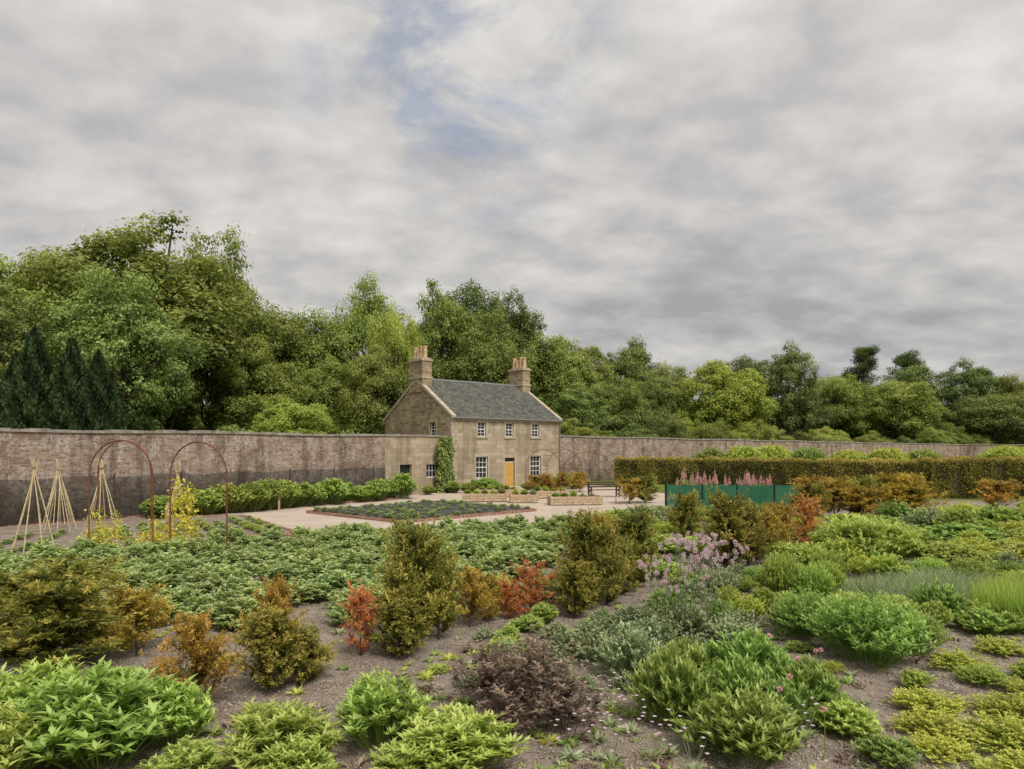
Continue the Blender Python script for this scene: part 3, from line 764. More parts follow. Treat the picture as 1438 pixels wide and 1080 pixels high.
T(td,-5.3,84,24.8,5.4,i=0); T(td,.3,86,21.6,6.0,i=1); T(tv,-2.5,78,18,4.8); T(tv,4.2,85,18.4,5.6,i=0); T(tv,8.8,88,17.4,5.4,i=1)
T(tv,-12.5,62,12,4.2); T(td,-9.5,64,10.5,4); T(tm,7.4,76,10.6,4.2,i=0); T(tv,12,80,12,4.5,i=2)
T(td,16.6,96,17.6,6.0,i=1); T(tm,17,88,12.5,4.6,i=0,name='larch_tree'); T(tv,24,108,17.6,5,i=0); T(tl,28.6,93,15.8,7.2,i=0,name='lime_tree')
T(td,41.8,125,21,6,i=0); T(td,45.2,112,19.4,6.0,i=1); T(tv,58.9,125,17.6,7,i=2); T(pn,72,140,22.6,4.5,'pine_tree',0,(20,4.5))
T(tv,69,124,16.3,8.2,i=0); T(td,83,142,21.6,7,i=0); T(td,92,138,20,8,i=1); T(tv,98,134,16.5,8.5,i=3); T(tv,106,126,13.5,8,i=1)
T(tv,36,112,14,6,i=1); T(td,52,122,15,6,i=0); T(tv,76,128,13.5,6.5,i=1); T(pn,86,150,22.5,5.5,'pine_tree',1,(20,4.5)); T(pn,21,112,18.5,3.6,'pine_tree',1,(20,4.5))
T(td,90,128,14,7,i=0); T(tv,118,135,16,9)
for x,y,h,r_,k in ((-26.5,38,9.0,1.9,0),(-24.6,38.2,8.5,1.8,1),(-23.0,38.0,7.8,1.7,0),(-27.9,38.6,7.8,1.9,1)): T(cn,x,y,h,r_,'cypress_tree',k,(9,1.9))
p=empty('distant_trees')
for i in range(46):
    x=-70+i*5.2+rt.uniform(-2,2); y=(95 if x<0 else 105+x*.45)+rt.uniform(-6,8)
    H=rt.uniform(11,14.5) if x>10 else rt.uniform(13,17); R=rt.uniform(4.5,6.5)
    o=obj('crown',(tv+td)[rt.randrange(6)],(x,y,-.2),rt.uniform(0,6),(R/6,R/6,H/18),p)
p=empty('understorey_shrubs')
for i in range(54):
    if i<26: x=-46+i*1.9; y=48+ (x+46)*.45+rt.uniform(-2,2)
    else: x=6+(i-26)*3.6; y=68+(x-6)*.72+rt.uniform(0,4)
    if i<26 and y<wx(0)[1]+(x+20.4)*1.35+4: y=wx(0)[1]+(x+20.4)*1.35+5
    H=rt.uniform(6.0,9); R=rt.uniform(2.6,3.8)
    if i<26 and x>-10: y=max(y,68)
    obj('shrub_crown',(tv+td+tm+tl[:1])[rt.randrange(8)],(x,y,-1.2),rt.uniform(0,6),(R/6,R/6,H/18),p)
bigshrub=[mound_mesh('big_shrub_a',60,nst=1100,nl=12,L=.075,W=.034,mat='lf_light',simple=True,irregular=.12,stemw=.004,hvar=.7),mound_mesh('big_shrub_b',61,nst=1100,nl=12,L=.075,W=.034,mat='lf_mid',simple=True,irregular=.15,stemw=.004,hvar=.7)]
for x,y,H,R,l in ((-23.0,33.8,4.4,1.7,0),(-21.0,35.5,4.4,1.9,0),(-17.2,42,5,2.2,1),(-12,50,4.9,2,1)):
    obj('shrub',bigshrub[l],(x,y,-.1),rt.uniform(0,6),(R*2,R*2,H))
for i,(x,y,H,R) in enumerate(((18.4,63,3.5,2.0),(21,62,3.7,2.2),(24,63,3.8,2.3),(27,62,3.6,2.0),(30.5,62,3.3,2.1),(33.5,61,3.5,2.2),(36.7,61,3.4,2.1),(42,58,3.7,2.4),(45.5,58,3.7,2.5),(49,57,3.8,2.6),(53,58,3.7,2.6))):
    obj('laurel_shrub',bigshrub[0 if i%3 else 1],(x,y,-.1),rt.uniform(0,6),(R*2.1,R*2.1,H))

# ------------------------------------------------------------------ hedges
def hedge(name,x0,y0,x1,y1,h,th,n,seed):
    rs=np.random.default_rng(seed)
    L=math.hypot(x1-x0,y1-y0); a=math.atan2(y1-y0,x1-x0); p=empty(name,(x0,y0,0),a)
    mb=MB(); mb.box(.12,L-.12,.12,th-.12,0,h-.12)
    core=mb.mesh('hedge_core',[M['darkwood']]); obj('hedge_core',core,parent=p)
    areas=np.array([L*h,L*h,L*th,th*h,th*h]); c=rs.choice(5,n,p=areas/areas.sum())
    a1=rs.uniform(0,1,n);b1=rs.uniform(0,1,n)
    P=np.zeros((n,3));Nn=np.zeros((n,3))
    for k,(f_,nv) in enumerate(((lambda a,b:(a*L,0*a,b*h),(0,-1,0)),(lambda a,b:(a*L,0*a+th,b*h),(0,1,0)),(lambda a,b:(a*L,b*th,0*a+h),(0,0,1)),(lambda a,b:(0*a,a*th,b*h),(-1,0,0)),(lambda a,b:(0*a+L,a*th,b*h),(1,0,0)))):
        mk=c==k; P[mk]=np.stack(f_(a1[mk],b1[mk]),1); Nn[mk]=nv
    off=.09*np.sin(P[:,0]*2.1+P[:,2]*1.3)+.06*np.sin(P[:,0]*5.3+2)+.06*rs.normal(size=n)
    P+=Nn*(off-.05)[:,None]
    D=unit(Nn*.7+rdir(rs,n)*.8+np.array([0,0,.4])); nn=unit(Nn+rdir(rs,n)*.7+np.array([0,0,.3]))
    LL=.14*rs.uniform(.6,1.3,n)
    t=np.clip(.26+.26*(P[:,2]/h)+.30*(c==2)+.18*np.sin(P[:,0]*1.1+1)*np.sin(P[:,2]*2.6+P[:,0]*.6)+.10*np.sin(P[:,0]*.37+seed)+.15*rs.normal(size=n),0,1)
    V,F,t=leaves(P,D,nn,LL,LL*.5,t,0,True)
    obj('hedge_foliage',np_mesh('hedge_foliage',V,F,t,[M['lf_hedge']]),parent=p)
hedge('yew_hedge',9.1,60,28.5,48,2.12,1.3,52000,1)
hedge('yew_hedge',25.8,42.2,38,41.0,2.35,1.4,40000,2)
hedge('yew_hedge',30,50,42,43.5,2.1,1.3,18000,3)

# ------------------------------------------------------------------ garden structures
def wigwam(x,y,h,r,seed,n=8):
    rs=random.Random(seed); mb=MB()
    for i in range(n):
        a=2*PI*i/n+rs.uniform(-.1,.1); lx,ly=rs.uniform(-.04,.04),rs.uniform(-.04,.04)
        b=(r*math.cos(a),r*math.sin(a),-.1); t_=(lx-.10*math.cos(a),ly-.10*math.sin(a),h+rs.uniform(-.08,.12))
        mb.tube([b,((b[0]+t_[0])/2+.01,(b[1]+t_[1])/2,h/2),t_],[.016,.015,.011],5)
    mb.tube([(.05*math.cos(q),.05*math.sin(q),h-.28) for q in np.linspace(0,6.28,10)],.012,5,1)
    for zz_ in (.45*h,.22*h):
        rr_=r*(1-zz_/h)+.02
        mb.tube([(rr_*math.cos(q),rr_*math.sin(q),zz_) for q in np.linspace(0,6.28,13)],.005,4,1)
    obj('cane_wigwam',mb.mesh('cane_wigwam',[M['cane'],M['darkwood']]),(x,y,0),rs.uniform(0,1))
wigwam(-14.2,20.3,2.85,.62,1); wigwam(-16.9,25.5,2.6,.6,2); wigwam(-14.7,24.5,2.7,.65,3); wigwam(-10.6,21.7,2.65,.6,4); wigwam(-18.6,28,2.6,.6,5)
def arch_pts(x0,y0,x1,y1,h,n=16):
    r=math.hypot(x1-x0,y1-y0)/2; pts=[(x0,y0,-.1),(x0,y0,(h-r)*.5),(x0,y0,h-r)]
    for i in range(1,n): 
        a=PI-PI*i/n; k=(1+math.cos(a))/2
        pts.append((x0+(x1-x0)*k,y0+(y1-y0)*k,h-r+r*math.sin(a)))
    return pts+[(x1,y1,h-r),(x1,y1,(h-r)*.5),(x1,y1,-.1)]
def tunnel(name,hoops,h,rad=.022,bars=5):
    mb=MB(); A=[arch_pts(*q,h) for q in hoops]
    for a_ in A: mb.tube(a_,rad,6)
    for k in np.linspace(3,len(A[0])-4,bars).astype(int):
        for p_,q_ in zip(A,A[1:]): mb.tube([p_[k],q_[k]],rad*.45,5)
    for k in (1,2,-2,-3):
        for p_,q_ in zip(A,A[1:]): mb.tube([p_[k],q_[k]],rad*.4,5)
    obj(name,mb.mesh(name,[M['rust']]))
tunnel('rusty_garden_arch',[(-12.5,20.2,-10.4,19.8),(-13.2,21.8,-11.3,21.4)],3.38,.020,3)
tunnel('rusty_garden_arch',[(-10.2,20.4,-8.3,19.9)],3.33,.022)
tunnel('rusty_garden_arch',[(.9,44.5,3.2,45.5),(2.2,43.0,4.5,44)],3.0,.022)
tunnel('rusty_garden_arch',[(2.7,38.2,5.9,38.8)],2.9,.020)
mb=MB()
rs=random.Random(3)
for i,x in enumerate((-15.6,-15.0,-14.5,-13.2,-12.7,-12.2,-11.7,-17,-16.4)):
    y=34+rs.uniform(-.5,.5)
    mb.box(x-.04,x+.04,y-.04,y+.04,-.1,.95+rs.uniform(-.1,.1))
for x,y,h in ((-11.3,22.5,1.35),(-11.1,22.0,1.2)): mb.box(x-.05,x+.05,y-.05,y+.05,-.1,h)
obj('timber_stakes',mb.mesh('timber_stakes',[M['wood']]))
p=empty('green_windbreak_fence'); mb=MB(); mp_=MB()
pts=[(8.2,36.5),(7.5,33.2),(9.2,33.0),(10.9,33.1),(12.6,32.8),(14.4,33.0)]
for i,((x0,y0),(x1,y1)) in enumerate(zip(pts,pts[1:])):
    for k in range(4):
        xa,ya=x0+(x1-x0)*k/4,y0+(y1-y0)*k/4; xb,yb=x0+(x1-x0)*(k+1)/4,y0+(y1-y0)*(k+1)/4
        s=.05*math.sin(k*PI/4); s2=.05*math.sin((k+1)*PI/4)
        mb.poly([(xa,ya+s,.03),(xb,yb+s2,.03),(xb,yb+s2,1.36-s2),(xa,ya+s,1.36-s)])
for x,y in pts: mp_.box(x-.03,x+.03,y-.02,y+.05,-.1,1.40)
obj('mesh_panels',mb.mesh('mesh_panels',[M['greennet']]),parent=p); obj('posts',mp_.mesh('posts',[M['doorg']]),parent=p)
def planter(x,y,a,L,W,H,name='timber_planter'):
    mb=MB()
    for k in range(3):
        z0=.02+k*H/3; z1=z0+H/3-.012
        mb.box(0,L,0,.05,z0,z1); mb.box(0,L,W-.05,W,z0,z1); mb.box(0,.05,.052,W-.052,z0,z1); mb.box(L-.05,L,.052,W-.052,z0,z1)
    for q in ((.05,.05),(L-.13,.05),(.05,W-.13),(L-.13,W-.13)): mb.box(q[0],q[0]+.08,q[1]+.002,q[1]+.078,0,H+.03)
    mb.poly([(.05,.05,H-.08),(L-.05,.05,H-.08),(L-.05,W-.05,H-.08),(.05,W-.05,H-.08)],1)
    return obj(name,mb.mesh(name,[M['wood'],M['soil']]),(x,y,0),a)
PLN=[(-2.9,39.6,.05,2.6,1.2),(-.1,38.8,.05,1.6,1.2),(2.1,37.2,.1,2.9,1.2),(-2.2,43.2,.1,2.6,1.2),(1.3,42,.1,2.2,1.1)]
for q in PLN: planter(*q,.45)
mb=MB()
for i in range(4): mb.box(0,1.6,.02+i*.11,.11+i*.11,.43,.46)
for i in range(3): mb.box(0,1.6,.47,.50,.58+i*.13,.67+i*.13)
for x in (.05,1.48):
    mb.box(x,x+.07,.0,.07,0,.62); mb.box(x,x+.07,.46,.53,0,.95); mb.box(x,x+.07,.07,.46,.36,.425); mb.box(x-.005,x+.075,-.03,.5,.62,.66)
obj('garden_bench',mb.mesh('garden_bench',[M['darkwood']]),(4.9,43,0),.2,(1.3,1.2,1.0))
p=netbed; vs_=[];fs=[]; n=24
A=np.array([-4.6,28.6]);B=np.array([1.2,34.]);D_=np.array([-9.9,33.])
for i in range(n+1):
    for j in range(n+1):
        q=A+(B-A)*(.03+.94*i/n)+(D_-A)*(.03+.94*j/n); vs_.append((q[0],q[1],.18+.07*math.sin(i*1.6)+.06*noise.noise(Vector((q[0]*2,q[1]*2,0)))))
for i in range(n):
    for j in range(n): a_=i*(n+1)+j; fs.append((a_,a_+1,a_+n+2,a_+n+1))
obj('crop_net',np_mesh('crop_net',vs_,fs,None,[M['bednet']]),parent=p)

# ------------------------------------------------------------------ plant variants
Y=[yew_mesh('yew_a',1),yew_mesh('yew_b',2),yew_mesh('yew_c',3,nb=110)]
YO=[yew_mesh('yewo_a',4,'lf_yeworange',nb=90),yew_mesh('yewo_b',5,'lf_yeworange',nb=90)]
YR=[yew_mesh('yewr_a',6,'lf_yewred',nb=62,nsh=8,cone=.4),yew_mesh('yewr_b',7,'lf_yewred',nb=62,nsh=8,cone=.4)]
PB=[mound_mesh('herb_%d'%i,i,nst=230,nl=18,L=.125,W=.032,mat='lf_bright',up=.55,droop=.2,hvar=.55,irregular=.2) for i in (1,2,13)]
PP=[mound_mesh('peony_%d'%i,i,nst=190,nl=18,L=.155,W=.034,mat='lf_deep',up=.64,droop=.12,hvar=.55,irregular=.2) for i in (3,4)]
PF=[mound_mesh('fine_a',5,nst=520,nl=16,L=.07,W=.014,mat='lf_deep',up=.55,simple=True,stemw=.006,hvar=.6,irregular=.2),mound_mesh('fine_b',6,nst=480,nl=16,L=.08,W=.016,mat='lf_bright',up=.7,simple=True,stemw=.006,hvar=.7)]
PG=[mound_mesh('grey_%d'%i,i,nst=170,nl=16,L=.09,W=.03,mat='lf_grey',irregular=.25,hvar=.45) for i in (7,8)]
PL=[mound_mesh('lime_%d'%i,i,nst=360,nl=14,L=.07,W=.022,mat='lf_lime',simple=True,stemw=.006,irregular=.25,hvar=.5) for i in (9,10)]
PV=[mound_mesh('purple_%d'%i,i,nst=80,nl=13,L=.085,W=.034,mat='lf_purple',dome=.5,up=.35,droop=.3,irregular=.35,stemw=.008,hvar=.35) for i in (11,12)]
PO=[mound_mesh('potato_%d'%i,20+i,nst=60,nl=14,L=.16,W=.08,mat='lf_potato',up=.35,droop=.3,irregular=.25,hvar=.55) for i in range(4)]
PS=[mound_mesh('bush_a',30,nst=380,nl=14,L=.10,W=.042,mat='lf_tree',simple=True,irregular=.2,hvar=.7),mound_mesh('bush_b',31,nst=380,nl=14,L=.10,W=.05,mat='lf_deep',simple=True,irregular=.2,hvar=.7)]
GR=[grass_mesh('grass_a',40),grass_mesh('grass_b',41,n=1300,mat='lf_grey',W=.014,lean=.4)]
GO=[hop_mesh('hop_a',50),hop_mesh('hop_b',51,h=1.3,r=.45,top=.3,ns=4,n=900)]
rp=random.Random(21)
def Z(x,y): return soilz(x,y)-.03 if y<edgeY(x) else -.02
placed=[]
def plant(name,lst,x,y,h,w,i=None,base=(1.,.5)):
    me=lst[rp.randrange(len(lst)) if i is None else i]
    placed.append((x,y,w/2))
    return obj(name,me,(x,y,Z(x,y)),rp.uniform(0,6.28),(w/2/base[1],w/2/base[1],h/base[0]))
def yew(l,x,y,h,w,nm='yew_bush',i=None): plant(nm,l,x,y,h,w*1.08,i,(1.95,.76))
yew(Y,-6.4,9.8,1.6,2.1,i=0); yew(Y,-7.3,10.3,1.4,1.6,i=1); yew(YO,-5.6,10.2,1.1,1.0,i=0); yew(YO,-3.84,8.3,1.22,.95,i=0); yew(Y,-3.14,8.9,1.2,1.05,i=2); yew(YO,-3.3,9.5,1.42,.8,i=1); yew(Y,-2.8,9.2,.8,.8,i=1)
yew(Y,-1.55,10.7,2.05,1.15,i=1); yew(Y,-1.2,11.2,1.6,1.0,i=0); yew(Y,-1.7,10.3,1.0,1.1,i=2); yew(YR,-2.28,10.3,1.12,.65,'scorched_yew_bush',0); yew(YO,-.74,12,1.1,.85,i=0); yew(YO,-.5,12.4,.9,.7,i=1); yew(YR,.35,12.8,1.05,.95,'scorched_yew_bush',1); yew(YR,-.05,12.5,.8,.65,'scorched_yew_bush',0)
yew(Y,1.46,13.2,2.0,1.2,i=0); yew(Y,1.15,12.6,1.15,1.0,i=2); yew(YO,1.7,14.6,1.9,1.1,i=1); yew(Y,2.74,15.4,1.78,1.3,i=1); yew(Y,2.3,14.6,1.3,1.2,i=2); yew(Y,1.9,13.7,1.6,1.0,i=1)
yew(Y,5.6,17.8,2.05,1.6,i=1); yew(Y,6.3,18.2,1.75,1.5,i=0); yew(Y,5.4,21.5,1.9,1.3,i=2); yew(YO,7.3,19.4,1.6,1.2); yew(YO,8.0,20.5,1.6,1.2); yew(YR,8.9,20.8,1.75,1.1,'scorched_yew_bush'); yew(Y,6.7,20.5,1.6,1.4,i=0)
for x,y,h in ((13.2,30,2.0),(14.3,30.3,1.9),(15.4,30,2.0),(16.5,29.6,2.1),(17.6,30,2.1),(12.3,28.5,1.8),(14.9,29.2,1.6),(16.9,29,1.7)): yew(YO if rp.random()<.5 else Y,x,y,h,2.0)
for x,y,h,w in ((6.6,38.5,1.5,1.7),(7.6,39,1.6,1.8),(24.2,34,1.6,2.2),(26,33,1.6,2.2),(2.3,47,1.4,1.7),(3.6,48,1.5,1.7),(4.8,48.5,1.5,1.7),(1.6,47.6,1.3,1.5)): yew(YO if rp.random()<.6 else Y,x,y,h,w)
for x,y,h,w in ((-4.15,6.9,1.08,1.75),(-5.2,7.4,.92,1.4),(-4.9,6.3,.85,1.2),(-3.6,7.3,.75,.9),(-2.33,6.75,.70,1.2),(-2.0,6.4,.5,.8),(-1.41,7.3,.85,1.05),(-.59,6.7,.66,1.3),(-1.0,6.4,.45,.8),(-3.1,6.5,.42,.8)): plant('leafy_perennial',PB,x,y,h,w)
for x,y,h,w in ((1.85,7.8,.95,.95),(2.38,6.95,.76,1.2),(3.1,8.9,.84,1.2),(3.5,8.2,.74,1.0),(2.6,7.9,.8,.95),(3.75,6.8,.3,.6),(2.3,9.0,.7,.9),(3.0,7.6,.65,.8)): plant('peony_plant',PP,x,y,h,w)
plant('cranesbill_plant',PF,5.3,10.1,1.15,1.9,0); plant('cranesbill_plant',PF,4.9,11.4,.9,1.4,0); plant('cranesbill_plant',PF,6.1,10.6,.8,1.3,0); plant('cranesbill_plant',PF,5.7,11.6,.8,1.3,0)
plant('aster_plant',PF,5.5,14,1.15,1.05,1); plant('aster_plant',PF,6.0,13.6,1.0,.95,1); plant('aster_plant',PF,7.1,15.4,1.0,.95,1); plant('aster_plant',PF,6.6,14.4,.85,.9,1)
plant('leafy_perennial',PB,9.2,18,1.45,2.0); plant('leafy_perennial',PB,10.2,18.5,1.3,1.8); plant('leafy_perennial',PB,8.3,17.4,1.0,1.3); plant('leafy_perennial',PB,9.6,19.4,1.4,1.8)
for x,y,h,w in ((11.2,17.5,.8,1.9),(12.4,18.3,.8,2),(13.7,18,.7,2),(16.2,26,1.05,2.3),(18,27,1.1,2.6),(14.5,22,.8,2.4),(16.5,21.5,.7,2.2),(19.5,26,1.0,2.4),(10.8,20.5,.8,1.8),(17.5,23.5,.7,2.4),(12.9,16.2,.5,1.8),(11.6,15.4,.45,1.5)): plant('leafy_shrub' if rp.random()<.5 else 'lime_herb',PL if rp.random()<.5 else PS,x,y,h,w)
for x,y in ((8.9,12.2),(9.5,12.7),(9.7,11.9),(9.2,11.6)): plant('iris_clump',GR,x,y,.9,.9,0,(.9,.6))
for x,y in ((8.3,14.5),(7.6,14.2),(9.2,15),(10,15.3),(8.9,14.2),(8.0,13.2)): plant('lavender_clump',GR,x,y,.5,1.3,1,(.9,.6))
for x,y,h,w in ((6.4,9.8,.28,.85),(7.6,10.6,.28,.9),(4.7,7.6,.32,.9),(5.3,7.3,.36,1.0),(5.0,8.2,.3,.9),(5.9,8.0,.33,1.0),(4.4,7.0,.25,.7),(5.1,6.5,.3,1.0),(4.5,9.6,.2,.4),(4.35,12.6,.5,.8),(9.9,13.6,.3,1.2),(7.2,8.9,.25,.8),(6.6,8.6,.3,.8)): plant('lime_herb',PL,x,y,h,w)
for x,y,h,w in ((1.6,9.4,.9,1.0),(1.2,10.2,.6,.9),(.85,10.6,.45,.7),(2.1,10.4,.7,1.0),(2.9,11.4,.65,1.2),(3.5,10.9,.55,.9),(1.9,8.9,.55,.7),(3.9,11.6,.5,.9)): plant('catmint_plant',PG,x,y,h,w)
for x,y,h,w in ((.17,7.9,1.12,1.35),(.6,7.6,.85,1.1),(-.3,8.4,.95,1.1),(.3,8.7,1.05,1.2),(-.1,7.5,.65,.9)): plant('purple_bugbane',PV,x,y,h,w)
# denser herbaceous fill (border planting between the named clumps)
def free(x,y,r,k=.66): return all((x-a)**2+(y-b)**2>((r+c)*k)**2 for a,b,c in placed)
def fill(n,cond,ymin,ymax,rmin,rmax,hk,kinds,gap=-.22,k_=.66,ws=1.):
    for _ in range(n):
        y=ymin+(ymax-ymin)*rp.random(); x=(rmin+(rmax-rmin)*rp.random())*y
        if not cond(x,y): continue
        w_=rp.uniform(.45,1.0)*(.55+y*.055)*ws; h=w_*rp.uniform(*hk)
        if y>22 and x>6.5 and x<15: h=min(h,.5)
        if not free(x,y,w_/2,k_): continue
        if noise.noise(Vector((x*.35,y*.35,4)))<gap: continue
        k=noise.noise(Vector((x*.30,y*.30,14)))*1.6+rp.uniform(-.6,.6)
        nm,l,i=kinds[min(len(kinds)-1,max(0,int((k+1)/2*len(kinds))))]
        plant(nm,l,x,y,h,w_,i)
kinds=[('catmint_plant',PG,None),('cranesbill_plant',PF,0),('peony_plant',PP,None),('leafy_perennial',PB,None),('aster_plant',PF,1),('lime_herb',PL,None)]
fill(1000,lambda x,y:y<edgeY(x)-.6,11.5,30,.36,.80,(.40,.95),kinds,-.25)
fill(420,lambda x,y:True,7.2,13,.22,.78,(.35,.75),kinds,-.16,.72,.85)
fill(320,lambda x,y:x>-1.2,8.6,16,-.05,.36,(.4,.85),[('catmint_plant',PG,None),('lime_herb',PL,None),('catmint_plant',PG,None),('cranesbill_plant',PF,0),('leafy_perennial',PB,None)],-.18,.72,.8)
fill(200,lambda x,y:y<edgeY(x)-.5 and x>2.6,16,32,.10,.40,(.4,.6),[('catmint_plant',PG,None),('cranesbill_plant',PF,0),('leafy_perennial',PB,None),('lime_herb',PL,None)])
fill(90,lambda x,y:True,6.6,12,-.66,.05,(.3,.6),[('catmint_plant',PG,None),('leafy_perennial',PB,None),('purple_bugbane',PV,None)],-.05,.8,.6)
for x,y,i,s in ((-12.4,20.7,1,1.),(-10.3,21.3,0,1.),(-10.5,20.6,1,.8),(-11.5,21.6,1,.75),(-14.0,24.0,1,.7)): obj('golden_hop',GO[i],(x,y,0),rp.uniform(0,6),(s,s,s))
for i in range(15):
    t_=5.5+i*1.05; x,y=wx(t_); o_=rp.uniform(1.6,2.2); x+=.803*o_; y-=.596*o_
    if t_<20.3: plant('border_shrub',PS,x,y,rp.uniform(1.0,1.8),rp.uniform(1.7,2.5),1 if i>6 else None)
for x,y,h,w in ((-1.7,47.2,1.2,1.9),(-4.0,47.2,.9,1.2),(-3.0,47.6,.8,1.3),(-2.6,47.8,1.0,1.2),(1.2,50.4,.7,1.2),(3.5,53,1.0,1.5),(-.8,48.5,.6,.9),(-5.6,45.5,.7,1.0),(2.6,50.5,.8,1.2),(4.6,51.5,1.1,1.6)): plant('house_shrub',PS,x,y,h,w)
for x,y,a,L,W in PLN:
    for k in range(int(L/.5)):
        obj('planter_herb',(PG+PS+PL)[rp.randrange(6)],(x+.3+k*.5,y+W*.5,.36),rp.uniform(0,6),(.5,.5,rp.uniform(.25,.5)))
pot=empty('potato_crop')
poly=[(-13.6,18.0),(-6.5,24.4),(2.1,27.0),(1.6,20.5),(.2,15.8),(-1.6,13.4),(-3.2,12.1),(-5.5,11.6),(-8.3,12.4),(-11.8,15.2)]
def inside(x,y,pl):
    c=False
    for (x0,y0),(x1,y1) in zip(pl,pl[1:]+pl[:1]):
        if (y0>y)!=(y1>y) and x<(x1-x0)*(y-y0)/(y1-y0)+x0: c=not c
    return c
for i in range(-40,60):
    for j in range(-60,80):
        s=i*.90; q=j*.46
        x=.76*q-.65*s-2+rp.uniform(-.08,.08); y=.65*q+.76*s+18+rp.uniform(-.08,.08)
        if inside(x,y,poly) and rp.random()>.05:
            h=rp.uniform(.36,.80); w_=rp.uniform(.55,.96)
            obj('potato_plant',PO[rp.randrange(4)],(x,y,Z(x,y)),rp.uniform(0,6),(w_,w_,h),pot)
def rows(parent,A,B,D_,nr,npr,lst,h,w_,nm):
    A=np.array(A);B=np.array(B);D_=np.array(D_)
    for i in range(nr):
        for j in range(npr):
            q=A+(B-A)*((i+.5)/nr)+(D_-A)*((j+.5)/npr)
            if rp.random()<.12: continue
            hh=h*rp.uniform(.6,1.2); ww=w_*rp.uniform(.7,1.2)
            obj(nm,lst[rp.randrange(len(lst))],(q[0]+rp.uniform(-.08,.08),q[1]+rp.uniform(-.08,.08),.04),rp.uniform(0,6),(ww,ww,hh),parent)
rows(netbed,(-4.6,28.6),(1.2,34.),(-9.9,33.),9,14,PO,.32,.40,'cabbage')
rows(wigbed,(-12.6,20.6),(-8.2,25.2),(-15.5,25.0),9,12,PO+PL[:1],.3,.42,'vegetable')
rows(wigbed,(-19.5,18),(-14.0,20.0),(-21,22.5),6,10,PO,.25,.35,'vegetable')
def lupin_mesh(seed):
    rs=np.random.default_rng(seed); parts=[]
    for k in range(5):
        bx,by=rs.uniform(-.38,.38,2); h=rs.uniform(1.15,1.8); n=110
        zf=rs.uniform(0,1,n); an=rs.uniform(0,2*PI,n); rad=.06*(1-zf*.75)
        P=np.stack([bx+rad*.3*np.cos(an),by+rad*.3*np.sin(an),h*(.70+.30*zf)],1)
        D=np.stack([np.cos(an),np.sin(an),np.full(n,.5)],1)
        parts.append((*leaves(P,D,rdir(rs,n),.07*(1.2-zf),.055*(1.2-zf),rs.uniform(0,1,n),0,True),1))
        parts.append((*leaves(np.array([[bx*.5,by*.5,0]]),np.array([[bx*.5,by*.5,h]]),np.array([[1.,0,0]]),h*.97,.02,np.array([.4]),0,True),0))
    n=420; an=rs.uniform(0,2*PI,n); P=np.stack([.45*np.cos(an)*rs.uniform(0,1,n),.45*np.sin(an)*rs.uniform(0,1,n),rs.uniform(.1,1.15,n)],1)
    parts.append((*leaves(P,unit(rdir(rs,n)+[0,0,.4]),unit(rdir(rs,n)+[0,0,1]),.16,.05,rs.uniform(0,.8,n),.1,True),0))
    V,F,t,mi=merge(parts); return np_mesh('lupin',V,F,t,[M['lf_deep'],M['fl_pink']],mi)
LU=[lupin_mesh(1),lupin_mesh(2),lupin_mesh(3)]
for i in range(19):
    x=7.9+rp.uniform(0,5.2); y=35.4+rp.uniform(0,3.2); obj('lupin_plant',LU[i%3],(x,y,0),rp.uniform(0,6),(1.1,1.1,rp.uniform(.85,1.18)))
def rue_mesh(seed,nst=19,h=1.66,r=.66):
    rs=np.random.default_rng(seed); parts=[]
    for k in range(nst):
        a=rs.uniform(0,2*PI); q=r*math.sqrt(rs.uniform(0,1)); hh=h*rs.uniform(.68,1.02)
        b=np.array([q*.3*math.cos(a),q*.3*math.sin(a),0]); t_=np.array([q*math.cos(a),q*math.sin(a),hh])
        parts.append((*tube_np([b,(b+t_)/2+[0,0,.05],t_],[.008,.006,.004],4),0))
        for c in range(4):
            cc=t_+rs.normal(size=3)*np.array([.055,.055,.06]); n=42; dd=rdir(rs,n)
            parts.append((*leaves(np.repeat(cc[None],n,0)+dd*.012,dd,rdir(rs,n),.038,.014,rs.uniform(.1,1,n),0,True),1))
        n=10; f=rs.uniform(.15,.7,n); P=b+(t_-b)*f[:,None]
        D=unit(rdir(rs,n)+[0,0,.2]); parts.append((*leaves(P+D*.05,D,unit(rdir(rs,n)+[0,0,1.]),.06,.045,rs.uniform(.2,.9,n),.1),0))
    V,F,t,mi=merge(parts); return np_mesh('rue',V,F,t,[M['lf_grey'],M['fl_lilac']],mi)
RU=[rue_mesh(1),rue_mesh(2,15)]
obj('meadow_rue',RU[0],(2.85,11.5,.02)); obj('meadow_rue',RU[1],(3.6,12.2,.02),1,(.9,.9,.98)); obj('meadow_rue',RU[1],(2.5,11.0,.02),2,(.6,.6,.8))
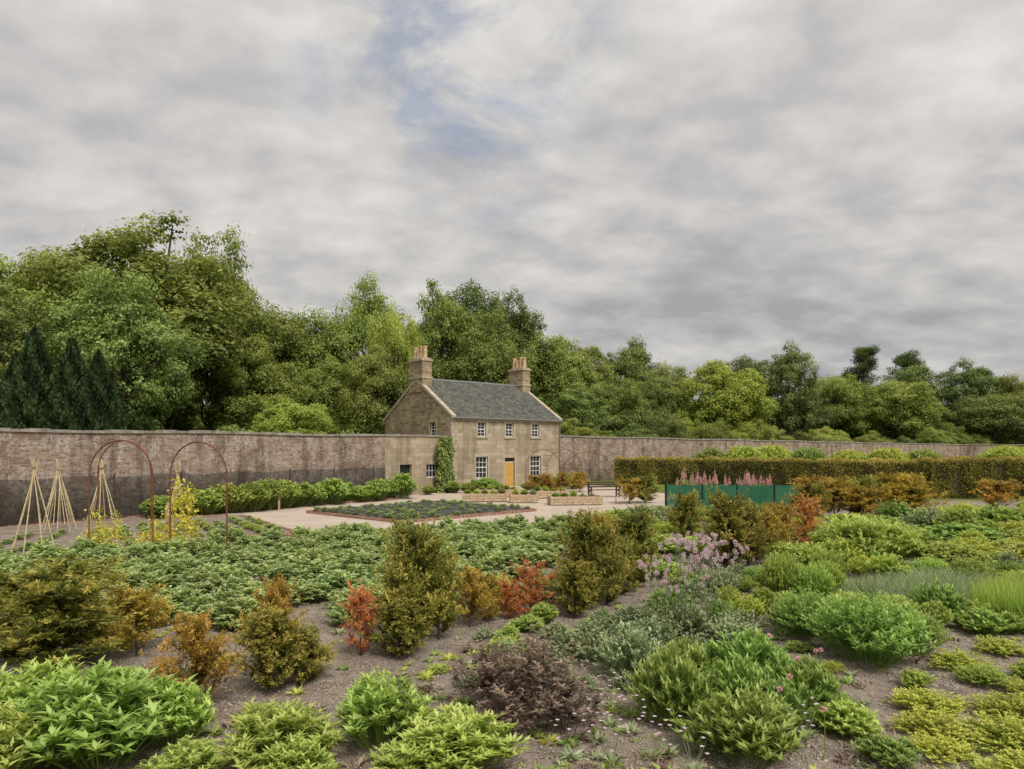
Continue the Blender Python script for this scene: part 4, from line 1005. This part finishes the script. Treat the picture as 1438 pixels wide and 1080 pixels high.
def tuft_mesh(seed,mat,fl=None,n=26):
    rs=np.random.default_rng(seed); parts=[]
    an=rs.uniform(0,2*PI,n); D=np.stack([np.cos(an),np.sin(an),rs.uniform(.2,1.4,n)],1)
    P=np.stack([.02*np.cos(an),.02*np.sin(an),np.zeros(n)],1)
    parts.append((*leaves(P,D,np.repeat([[0,0,1.]],n,0)+rdir(rs,n)*.3,rs.uniform(.05,.12,n),.028,rs.uniform(.3,1,n),.2),0))
    if fl:
        for k in range(7):
            c=np.array([rs.uniform(-.14,.14),rs.uniform(-.14,.14),rs.uniform(.14,.28)]); a=np.linspace(0,2*PI,6)[:5]
            Dp=np.stack([np.cos(a),np.sin(a),np.full(5,.3)],1)
            parts.append((*leaves(np.repeat(c[None],5,0),Dp,np.repeat([[0,0,1.]],5,0),.022,.018,np.full(5,.4),0,True),1))
            parts.append((*leaves(np.zeros((1,3)),c[None],np.array([[1.,.2,0]]),np.linalg.norm(c),.005,np.array([.5]),0,True),0))
    V,F,t,mi=merge(parts); return np_mesh('tuft',V,F,t,[M[mat]]+([M[fl]] if fl else []),mi)
TU=[tuft_mesh(1,'lf_grey'),tuft_mesh(2,'lf_deep'),tuft_mesh(3,'lf_bright'),tuft_mesh(4,'lf_lime'),tuft_mesh(5,'lf_purple',n=14)]
wd=empty('low_weeds')
for i in range(2400):
    y=6+rp.random()**1.3*17; x=rp.uniform(-.75,.8)*y
    if rp.random()>(.3+.7*(noise.noise(Vector((x*.5,y*.5,9)))>0)): continue
    if x<-2 and y<11 and rp.random()<.4: continue
    s=rp.uniform(.4,1.5); obj('weed',TU[rp.randrange(5)],(x,y,Z(x,y)+.02),rp.uniform(0,6),(s,s,s),wd)
TF=[tuft_mesh(8,'lf_grey','fl_lilac'),tuft_mesh(9,'lf_deep','fl_pink')]
for x,y in ((.9,7.3),(1.1,7.7),(.75,7.9),(1.4,6.9),(1.6,7.0),(1.3,7.5),(1.75,6.6),(1.2,8.2),(2.9,7.1),(3.2,7.4),(1.0,6.8),(.6,6.9)):
    obj('cranesbill_flowers',TF[0],(x,y,.05),rp.uniform(0,6),(1.3,1.3,1.5))
def bud(x,y,h):
    rs=np.random.default_rng(int(x*100)); n=40; dd=rdir(rs,n); c=np.array([0,0,h])
    V,F,t,mi=merge([(*leaves(np.repeat(c[None],n,0)+dd*.006,dd,rdir(rs,n),.028,.026,rs.uniform(0,1,n),0,True),1),(*tube_np([(0,0,0),(.01,0,h/2),(0,0,h)],[.005,.005,.004],4),0)])
    obj('peony_flower',np_mesh('peony_flower',V,F,t,[M['lf_deep'],M['fl_pink']],mi),(x,y,.03))
for x,y,h in ((3.15,6.9,.52),(3.3,7.9,.72),(3.05,7.5,.65),(3.6,8.1,.75),(3.75,8.3,.7),(2.7,6.9,.72),(3.2,8.5,.82)): bud(x,y,h)
print('done', len(bpy.data.objects))
